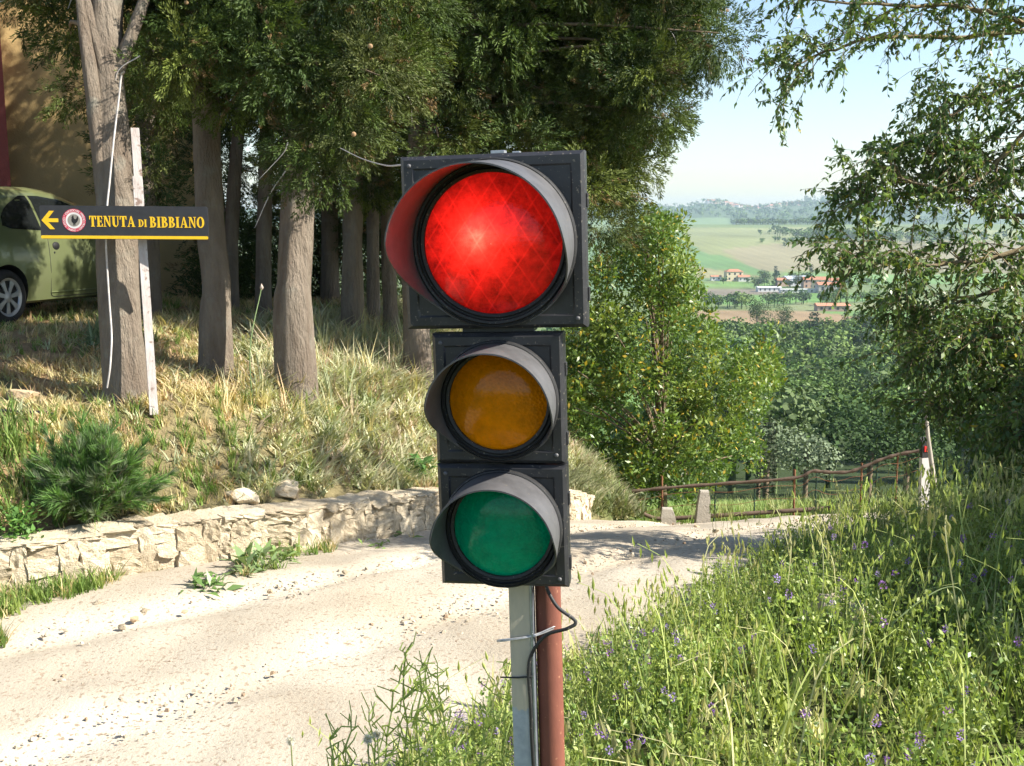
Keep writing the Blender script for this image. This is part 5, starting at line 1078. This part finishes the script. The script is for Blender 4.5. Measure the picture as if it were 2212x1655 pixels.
STRAW = np.array([(.62, .50, .27), (.55, .47, .24), (.48, .43, .21), (.58, .41, .24)]); PALE = np.array([(.53, .53, .34), (.47, .49, .30), (.58, .54, .36), (.40, .44, .26), (.49, .39, .28)]); GRN = np.array([(.15, .24, .055), (.19, .28, .065), (.13, .20, .05), (.24, .31, .08)])
bk = Big()
def bnk(x, y): d = dleft(x, y); return (d > .3) & (d < 6.5) & (x < 1.6)
q = area(17500, -7, 1.6, 5.5, 15, bnk); d = dleft(q[:, 0], q[:, 1]); zone = fnoise(q[:, 0], q[:, 1], .8, 51); rightside = sstep(-2.6, -1.2, q[:, 0])
dens = np.clip(.5 + .6 * rightside + .35 * (zone > 0), 0, 1) * np.where(d > 2.9, .45 + .4 * rightside, 1); q = q[U(0, 1, len(q)) < dens]; rs_ = sstep(-2.8, -1.3, q[:, 0]); zn = fnoise(q[:, 0], q[:, 1], .7, 52)
isp = (U(0, 1, len(q)) < .25 + .6 * rs_); lft = sstep(-1.6, -2.6, q[:, 0]) > .5; scat(bk, TCu, q[isp & ~lft], .15, .32, PALE); scat(bk, TCu, q[isp & lft], .09, .2, np.vstack([PALE, STRAW])); scat(bk, TShort, q[~isp & (zn > -.1)], .09, .19, STRAW); scat(bk, TG, q[~isp & (zn <= -.1)], .10, .2, np.vstack([STRAW, GRN * 1.1]))
q = area(2600, -7, 1.2, 5.5, 12, lambda x, y: (dleft(x, y) > .3) & (dleft(x, y) < 1.4)); q = q[fnoise(q[:, 0], q[:, 1], .6, 53) > -.35]; scat(bk, TG, q, .12, .26, np.vstack([GRN, GRN, STRAW[:2]]))
q = area(420, -6, -3.0, 6.3, 7.6, lambda x, y: (dleft(x, y) > .3) & (dleft(x, y) < 1.1)); scat(bk, TG, q, .16, .34, GRN)
q = area(900, -5, 1.3, 7, 13, lambda x, y: (dleft(x, y) > .8) & (dleft(x, y) < 3.4) & (x > -2.4)); scat(bk, TTall, q, .35, .62, np.vstack([PALE, STRAW]))
q = area(700, -.3, 1.9, 9.5, 13.4, lambda x, y: (dleft(x, y) > .25)); scat(bk, TCu, q, .25, .5, np.array([(.20, .21, .11), (.26, .25, .14), (.17, .20, .09)]))
q = area(900, -8, -1, 9.5, 15.4, lambda x, y: dleft(x, y) > 3.2); scat(bk, TShort, q, .07, .16, np.vstack([GRN, STRAW[:1]]))
q = np.array([hit(U(540, 930), U(690, 860))[:2] for k in range(420)]); scat(bk, TCu, q, .22, .42, PALE)
q = np.array([hit(U(180, 520), U(700, 860))[:2] for k in range(170)]); scat(bk, TCu, q, .12, .28, np.vstack([PALE, STRAW]))
q = np.array([hit(U(1235, 1400), U(1000, 1120))[:2] for k in range(260)]); scat(bk, TCu, q, .14, .32, np.array([(.24, .25, .12), (.30, .29, .16), (.19, .23, .10)]))
tag(bk.build('bank_grass', m_grass), 'dry straw and pale green weeds covering the bank above the wall', 'grass', kind='stuff')
vg = Big()
def strip(x, y): d = dleft(x, y); return (d < -.02) & (d > -.5 - .55 * sstep(-2.4, -3.4, x))
q = area(6500, -6, -1.3, 4.2, 8, strip); q = q[(fnoise(q[:, 0], q[:, 1], .5, 54) + 1.1 * sstep(-2.6, -3.6, q[:, 0])) > .15]; scat(vg, TG, q, .10, .22, np.vstack([GRN, STRAW[:1]]))
q = area(120, -1.6, .5, 7.5, 10.5, lambda x, y: (dleft(x, y) < 0) & (dleft(x, y) > -.25)); scat(vg, TG, q[::3], .07, .15, np.vstack([GRN, STRAW]))
q = np.array([hit(px_, U(1205 - .10 * px_, 1345 - .30 * px_))[:2] for px_ in U(-40, 260, 420)]); scat(vg, TG, q, .10, .24, np.vstack([GRN, GRN, STRAW[:1]]))
tag(vg.build('verge_grass', m_grass), 'green grass along the foot of the low stone wall', 'grass', kind='stuff')
# broad-leaved weeds by the wall
LF = T_leaf(1, .30, .05, -.25)
def weed(px, py, n, l, h, label, col, up=.6, name='weed', leafw=1.0):
    p = hit(px, py); t = empty(name, p, label=label, cat='plant', group='weeds by the wall'); b = Big(); dr = np.stack([RNG.normal(size=n), RNG.normal(size=n), np.abs(RNG.normal(size=n)) * up + .2], 1); M = frames(dr, l * U(.5, 1.2, n), np.array([0, 0, 1.])); pos = np.stack([RNG.normal(size=n) * .07, RNG.normal(size=n) * .07, np.abs(U(0, h, n))], 1); b.add((LF[0] * np.array([leafw, 1, 1]), LF[1]), M, pos, np.array(col) * U(.7, 1.3, (n, 1))); b.build('foliage', m_leaf, t)
    s = Big()
    for k in range(6): tube(s, [np.array([0, 0, -.02]), np.array([U(-.05, .05), U(-.05, .05), h * .6]), np.array([U(-.09, .09), U(-.09, .09), h])], [.005, .004, .002], 4, col)
    s.build('stem', m_grass, t)
weed(545, 1240, 60, .17, .10, 'broad grey-green leafy weed in front of the middle of the low wall', (.20, .28, .12)); weed(455, 1272, 36, .13, .07, 'small leafy weed at the road edge left of the grey-green one', (.16, .27, .08)); weed(50, 1215, 420, .055, .34, 'tall leafy weed at the left end of the wall', (.13, .26, .06), 1.0, leafw=1.6); weed(610, 1215, 40, .13, .09, 'narrow-leaved weed right of the grey-green one by the wall', (.19, .28, .10)); weed(850, 1165, 20, .10, .06, 'small weed at the foot of the far part of the wall', (.17, .26, .08)); weed(820, 1185, 16, .07, .05, 'tiny weed on the road below the far part of the wall', (.20, .30, .08)); weed(905, 1035, 70, .16, .16, 'dark green leafy weed on the bank beside the amber lamp', (.09, .19, .05), .9)
# bushy shrub on the bank
p = hit(205, 1118); sh = empty('broom_shrub', p, label='bushy green shrub with needle-like shoots above the left end of the wall', cat='shrub'); b = Big(); st = Big()
NE = T_tuft(77, 15, .05, .30, .15, .026, 1)
for k in range(150):
    a = U(0, 6.28); e = U(.15, 1.45); d = np.array([math.cos(a) * math.cos(e), math.sin(a) * math.cos(e) * .8, math.sin(e)]); l = U(.20, .46) + .24 * U(0, 1) ** 3; e2 = d * l + np.array([.06 * U(-1, 1), 0, U(0, .1)]); pts = spline([np.array([U(-.08, .08), U(-.06, .06), -.03]), d * l * .5 + np.array([0, 0, .04]), e2], 9); tube(st, pts, np.linspace(.007, .002, 9), 4)
    for i in range(2, 9):
        n = 3; M = frames(nrm(pts[i] - pts[i - 1])[None].repeat(n, 0) + RNG.normal(size=(n, 3)) * .35, U(.09, .17, n)); b.add(NE, M, pts[i][None].repeat(n, 0), np.array([(.10, .19, .055), (.13, .24, .06), (.17, .21, .12)])[RNG.integers(0, 3, n)] * U(.75, 1.25, (n, 1)))
b.build('foliage', m_grass, sh); st.build('stem', m_twig, sh)
# grey-green tuft at the sign's trunk
p = hit(236, 760); t = empty('grey_weed', p, label='grey-green bushy weed at the foot of the trunk behind the sign', cat='plant'); b = Big(); n = 60; b.add(TCu[0], frames(np.array([0, 0, 1.]) + RNG.normal(size=(n, 3)) * .35, U(.2, .42, n)), np.stack([U(-.14, .14, n), U(-.1, .1, n), U(0, .1, n)], 1), np.array([.26, .32, .18]) * U(.7, 1.2, (n, 1))); b.build('foliage', m_grass, t)
# wild leek stalk
a = hit(545, 870); tpp = P(565, 622, math.hypot(a[0], a[1]) * 1.0); tk = empty('leek_stalk', a, label='tall single stalk with a pale bud before the thick cypress trunk', cat='plant'); b = Big(); bu = Vector(tpp) - Vector(a); tube(b, spline([(0, 0, -.05), (.0, 0, bu.z * .5), tuple(bu)], 10), np.linspace(.007, .004, 10), 6, (.20, .28, .12)); b.build('stem', m_grass, tk); V, F = lathe([(.0005, -.02), (.014, -.008), (.017, .004), (.009, .02), (.0005, .04)], 12, axis='Z'); tmesh('bud', V, F, surf('bud', (.6, .48, .38), rough=.8), tk, bu)
# meadow on the right
md = Big()
def mead(x, y): d = dright(x, y); return (d > .02) & (np.hypot(x, y) > 1.25)
def inview(x, y, m=.62): return (y > .5) & (np.abs(x) < y * m + .5)
MG = np.array([(.25, .32, .075), (.32, .38, .10), (.40, .43, .16), (.20, .27, .065), (.48, .46, .22)])
q = area(10000, -2, 7, 1.3, 13.5, lambda x, y: mead(x, y) & inview(x, y)); keepq = U(0, 1, len(q)) < np.interp(q[:, 1], [1, 4, 8, 13], [1, .8, .5, .4]); q = q[keepq]; dd_ = dright(q[:, 0], q[:, 1]); hs = np.where(dd_ < .35, .6, 1.0)
scat(md, TG, q[hs < 1], .12, .22, MG); scat(md, TG, q[hs == 1], .16, .31, MG)
q = area(2600, 1.8, 9, 6.2, 13.8, lambda x, y: mead(x, y) & (dright(x, y) > .1)); scat(md, TTall, q, .22, .46, np.array([(.22, .28, .09), (.30, .33, .13), (.38, .37, .18), (.17, .24, .07)]))
q = area(900, 1.2, 8, 12.8, 17, lambda x, y: (dleft(x, y) > .1)); scat(md, TTall, q, .25, .45, np.array([(.30, .35, .13), (.38, .38, .17), (.22, .30, .09)]))
q = area(3000, 1, 16, 13.5, 34, lambda x, y: x > .6); scat(md, TShort, q, .15, .3, np.array([(.20, .30, .08), (.24, .33, .10)]))
q = np.array([hit(U(1860, 2230), U(1035, 1110))[:2] for k in range(260)]); scat(md, TTall, q, .28, .5, np.array([(.22, .28, .09), (.30, .33, .13), (.17, .24, .07)]))
q = area(1500, -1.7, 2.2, 1.7, 7.6, lambda x, y: (dright(x, y) > -.12) & (dright(x, y) < .7)); scat(md, TG, q, .18, .34, MG)
q = np.array([hit(U(1480, 1980), U(1050, 1115))[:2] for k in range(420)]); scat(md, TTall, q, .22, .42, np.array([(.34, .38, .16), (.42, .41, .21), (.26, .32, .11)]))
q = area(420, -1.25, .25, 1.9, 3.3, lambda x, y: dright(x, y) > 0); scat(md, TG, q, .2, .36, MG)
tag(md.build('meadow_grass', m_grass), 'tall green grass of the meadow at the right of the road', 'grass', kind='stuff')
# alfalfa: stems, small three-part leaves; purple heads as parts
def T_alfa(seed, n=6):
    r = np.random.default_rng(seed); V = []; F = []; tips = []
    def leaf(p, d, l):
        d = d / np.linalg.norm(d); s = np.cross(d, r.normal(size=3)); s /= np.linalg.norm(s); o = len(V); V.extend([p, p + d * l * .55 + s * l * .24, p + d * l, p + d * l * .55 - s * l * .24]); F.append([o, o+1, o+2, o+3])
    for k in range(n):
        a = r.uniform(0, 6.28); ln = r.uniform(.1, .45); h = r.uniform(.6, 1.0); e = np.array([math.cos(a) * ln, math.sin(a) * ln, h]); m = e * .5 + np.array([0, 0, .06]); pr = None
        for i in range(6):
            t = i / 5; c = (1-t)**2 * np.zeros(3) + 2*t*(1-t) * m + t*t * e; s = np.array([-math.sin(a), math.cos(a), 0]) * .006
            if pr is not None: o = len(V); V.extend([pr - s, pr + s, c + s, c - s]); F.append([o, o+1, o+2, o+3])
            pr = c
            if i > 0:
                for q in range(2):
                    d = r.normal(size=3); d[2] = abs(d[2]) * .5 + .2; pp = c + d * .03
                    for w in range(3): leaf(pp, d + r.normal(size=3) * .6, r.uniform(.046, .076))
        tips.append(e)
    return np.array(V), np.array(F), tips
TA = [T_alfa(k) for k in range(4)]; al = Big(); tips = []
q = area(2200, -1.8, 4.6, 1.25, 8.2, lambda x, y: mead(x, y) & inview(x, y, .58)); q = q[U(0, 1, len(q)) < np.interp(q[:, 1], [1, 3, 6, 8], [1, .95, .6, .35])]; q = np.vstack([q, area(90, -1.2, .2, 1.9, 3.3, lambda x, y: dright(x, y) > 0), area(520, -1.7, 2.2, 1.7, 7.6, lambda x, y: (dright(x, y) > -.02) & (dright(x, y) < .7))]); z = H(q[:, 0], q[:, 1]); ed = dright(q[:, 0], q[:, 1]); s = U(.22, .38, len(q)) * np.where(ed < .25, .85, 1); M = frames(np.array([0, 0, 1.]) + RNG.normal(size=(len(q), 3)) * .12, s); ix = RNG.integers(0, 4, len(q)); C = np.array([(.25, .325, .075), (.31, .37, .10), (.20, .285, .08)])[RNG.integers(0, 3, len(q))] * U(.75, 1.3, (len(q), 1)); pos = np.stack([q[:, 0], q[:, 1], z], 1)
for t in range(4):
    m = ix == t; al.add(TA[t][:2], M[m], pos[m], C[m])
    for Mi, pi in zip(M[m], pos[m]):
        for tip in TA[t][2]:
            if U(0, 1) < .3: tips.append(Mi @ tip + pi)
alo = tag(al.build('alfalfa', m_leaf), 'flowering alfalfa with purple heads in the meadow round the post', 'alfalfa', kind='stuff')
m_fl = leafmat('purple_flower', .25, .6, .2); FLM = []
for k, c in enumerate(((.30, .18, .48), (.22, .10, .36), (.38, .28, .58), (.32, .15, .45))):
    r = np.random.default_rng(k); b = Big(); n = 34; d = rdir(n); zc = U(-1, 1, n); ps = np.stack([np.cos(np.arange(n) * 2.4) * .55 * np.sqrt(1 - zc**2), np.sin(np.arange(n) * 2.4) * .55 * np.sqrt(1 - zc**2), zc * .9], 1); b.add(T_leaf(.55, .30, .05), frames(ps * np.array([1, 1, .4]) + RNG.normal(size=(n, 3)) * .3 + np.array([0, 0, .3])), ps, np.array(c) * U(.6, 1.4, (n, 1))); FLM.append(b.mesh('flower_head', m_fl))
tips = np.array(tips); order = np.argsort(np.linalg.norm(tips - np.array([0, 0, EYE]), axis=1)); nfl = 0; rest = Big()
for i in RNG.permutation(len(tips)):
    p = tips[i]
    if nfl < 298 and p[1] < 5.2 and p[2] > Hs(p[0], p[1]) + .15 and p[1] > 1.5 and abs(p[0]) < .52 * p[1] + .1: o = bpy.data.objects.new('flower_head', FLM[nfl % 4]); COL.objects.link(o); o.parent = alo; o.location = p + np.array([0, 0, .035]); o.scale = [U(.011, .0175)] * 3; o.rotation_euler = (U(-.5, .5), U(-.5, .5), U(0, 6)); nfl += 1
# wild oats: arching stems with hanging pale spikelets
def T_oat(seed):
    r = np.random.default_rng(seed); V = []; F = []; b = Big(); a = np.array([r.uniform(.15, .45), r.uniform(-.15, .15), 0]); st_ = spline([(0, 0, 0), (a[0] * .2, a[1] * .2, .5), (a[0] * .7, a[1] * .7, .9), (a[0] * 1.5, a[1] * 1.5, .97)], 9); w = np.array([0, .0036, 0])
    for i in range(8): o = len(V); V += [st_[i] - w, st_[i] + w, st_[i+1] + w, st_[i+1] - w]; F.append([o, o+1, o+2, o+3])
    for k in range(9):
        c = st_[5 + k % 4] + r.normal(size=3) * np.array([.02, .03, .01]) + np.array([.0, 0, -.02]); d = np.array([r.uniform(-.1, .3), r.normal() * .2, -1 if r.random() < .6 else 1.0]); d /= np.linalg.norm(d); l = r.uniform(.06, .095)
        for rot in (0, 1): s = np.array([.011, 0, 0]) if rot == 0 else np.array([0, .011, 0]); o = len(V); V += [c, c + d * l * .4 + s, c + d * l, c + d * l * .4 - s]; F.append([o, o+1, o+2, o+3])
    return np.array(V), np.array(F)
TO = [T_oat(k) for k in range(5)]; oa = Big(); q = area(800, -1.6, 4.4, 1.35, 7.5, lambda x, y: (dright(x, y) > .35) & inview(x, y, .56)); q = q[fnoise(q[:, 0], q[:, 1], .5, 61) > -.25]; scat(oa, TO, q, .40, .62, np.array([(.42, .46, .16), (.36, .42, .13), (.50, .48, .24)]))
q = np.stack([U(1.5, 3.8, 160), U(4.5, 8, 160)], 1); scat(oa, TO, q, .34, .55, np.array([(.40, .44, .16), (.48, .47, .24)]))
tag(oa.build('wild_oats', m_grass), 'wild oats with hanging pale spikelets scattered through the meadow', 'wild oats', kind='stuff')
# upright branched weeds left of the post
def T_weed(seed):
    r = np.random.default_rng(seed); V = []; F = []
    def bar(a, b, w): s = np.cross(b - a, np.array([.3, .9, .1])); s = s / np.linalg.norm(s) * w; o = len(V); V.extend([a - s, a + s, b + s * .7, b - s * .7]); F.append([o, o+1, o+2, o+3])
    pr = np.zeros(3); lx = r.uniform(-.12, .12)
    for i in range(12):
        c = np.array([lx * ((i+1) / 12) ** 2 + r.normal() * .008, r.normal() * .012, (i+1) / 12]); bar(pr, c, .005)
        for k in range(3): a = r.uniform(0, 6.28); l = r.uniform(.08, .2) * (1.25 - i / 13); d = np.array([math.cos(a), math.sin(a), r.uniform(.4, 1.1)]); d /= np.linalg.norm(d); e = c + d * l; bar(c, e, .004); [bar(e - d * l * u, e - d * l * u + r.normal(size=3) * .035 + np.array([0, 0, .02]), .0035) for u in (0, .45)]
        pr = c
    return np.array(V), np.array(F)
for k, (px, py, h, d) in enumerate(((862, 1413, .62, 2.95), (905, 1450, .58, 2.9), (950, 1450, .60, 2.95), (985, 1462, .56, 3.0), (795, 1498, .52, 2.85), (1075, 1440, .55, 3.0), (745, 1580, .42, 2.75), (700, 1600, .36, 2.7), (820, 1560, .44, 2.8), (1020, 1500, .5, 2.8))):
    tp = P(px, py, d); g = Hs(tp[0], tp[1]); V, F = T_weed(k); b = Big(); hh = tp[2] - g; b.raw(V * np.array([hh * .85, hh * .85, hh]), F, np.array([.25, .32, .10]) * U(.85, 1.2)); o = b.build('branched_weed', m_grass); o.location = (tp[0], tp[1], g)
    tag(o, ['tallest branched weed left of the grey post', 'thin upright weed second right of the tallest', 'branching weed midway between the tallest weed and the post', 'upright weed fourth towards the post from the left', 'leaning branched weed left of the tallest one', 'branched weed standing nearest to the grey post', 'low branched weed above the white seed heads', 'leftmost low branched weed at the edge of the white road', 'low branched weed under the leaning one', 'low bushy weed between the purple flowers and the tall weeds'][k], 'weed', 'branched weeds before the post')
fill = Big(); q = np.stack([U(-1.25, .1, 260), U(2.2, 3.2, 260)], 1); q = q[mead(q[:, 0], q[:, 1])]; scat(fill, [T_weed(k) for k in range(20, 24)], q, .22, .40, np.array([(.16, .24, .07), (.22, .28, .09), (.28, .30, .12)])); tag(fill.build('weed_undergrowth', m_grass), 'low tangle of weeds at the road edge left of the post', 'weeds', kind='stuff')
m_fluff = surf('seed_fluff', (.80, .76, .72), (.7, .66, .62), scale=50, rough=1.0)
for px, py, d, lab in ((794, 1597, 2.7, 'larger of two round white seed heads among the weeds'), (815, 1586, 2.75, 'smaller white seed head behind the larger one'), (628, 1600, 2.9, 'pale seed head on a thin stalk over the white road')):
    tp = P(px, py, d); g = Hs(tp[0], tp[1]); t = empty('seed_head', (tp[0], tp[1], g), label=lab, cat='flower', group='white seed heads'); b = Big(); tube(b, [np.array([0, 0, -.03]), np.array([.01, 0, (tp[2] - g) * .5]), np.array([0, 0, tp[2] - g])], .002, 5, (.25, .3, .12)); b.build('stem', m_grass, t)
    b = Big(); n = 260; d_ = rdir(n); b.add(T_leaf(1, .12, .0), frames(d_, U(.010, .0145, n)), d_ * .002, np.array([.8, .76, .72]) * U(.8, 1.1, (n, 1))); o = b.build('seed_fluff', m_grass, t); o.location = (0, 0, tp[2] - g)
# arching stem over the shade
a0 = P(1985, 1330, 4.0); pts = spline([P(1930, 1345, 3.9), P(1985, 1300, 3.9), P(2040, 1270, 3.9), P(2075, 1275, 3.9), P(2090, 1320, 3.9)], 30); gz_ = Hs(pts[0][0], pts[0][1]); pts = np.vstack([[pts[0][0] - .05, pts[0][1], gz_ - .03], pts]); t = empty('arching_oat', (pts[0][0], pts[0][1], gz_), label='single arching oat stem with hanging spikelets before the dark shade', cat='plant'); b = Big(); tube(b, pts, np.linspace(.0035, .0015, 31), 5, (.33, .40, .18)); local(b, t); b.build('stem', m_grass, t); b = Big()
for k in range(26): c = pts[int(U(12, 30))] + np.array([U(-.02, .03), U(-.02, .02), -U(.01, .05)]); b.add(T_leaf(1, .3, .05), frames(np.array([[U(.0, .3), U(-.2, .2), -1]]), U(.03, .045, 1)), c[None], np.array([[.42, .44, .2]]))
local(b, t); tag(b.build('spikelet', m_grass, t), kind='stuff')
# overhead wire from the light
o = tube_obj('thin_wire', [P(735, 320, 6.0), P(780, 342, 5.0), P(830, 357, 3.6), P(870, 357, 2.42)], .0022, m_cable, None, 5, 40); tag(o, 'thin sagging wire from the cypress to the top of the traffic light', 'wire')
# ------------------------------------------------------------------ air
def haze(dens):
    m, nt, out = newmat('haze_air'); v = N(nt, 'ShaderNodeVolumePrincipled'); v.inputs['Color'].default_value = (.66, .82, 1.0, 1); v.inputs['Density'].default_value = dens; v.inputs['Anisotropy'].default_value = .25; nt.links.new(v.outputs[0], out.inputs['Volume'])
    o = box_obj('haze', (0, 0, -5), (13000, 13000, 170), m); tag(o, 'thin pale haze over the valley and hills', 'haze', kind='stuff')
haze(1.15e-4)
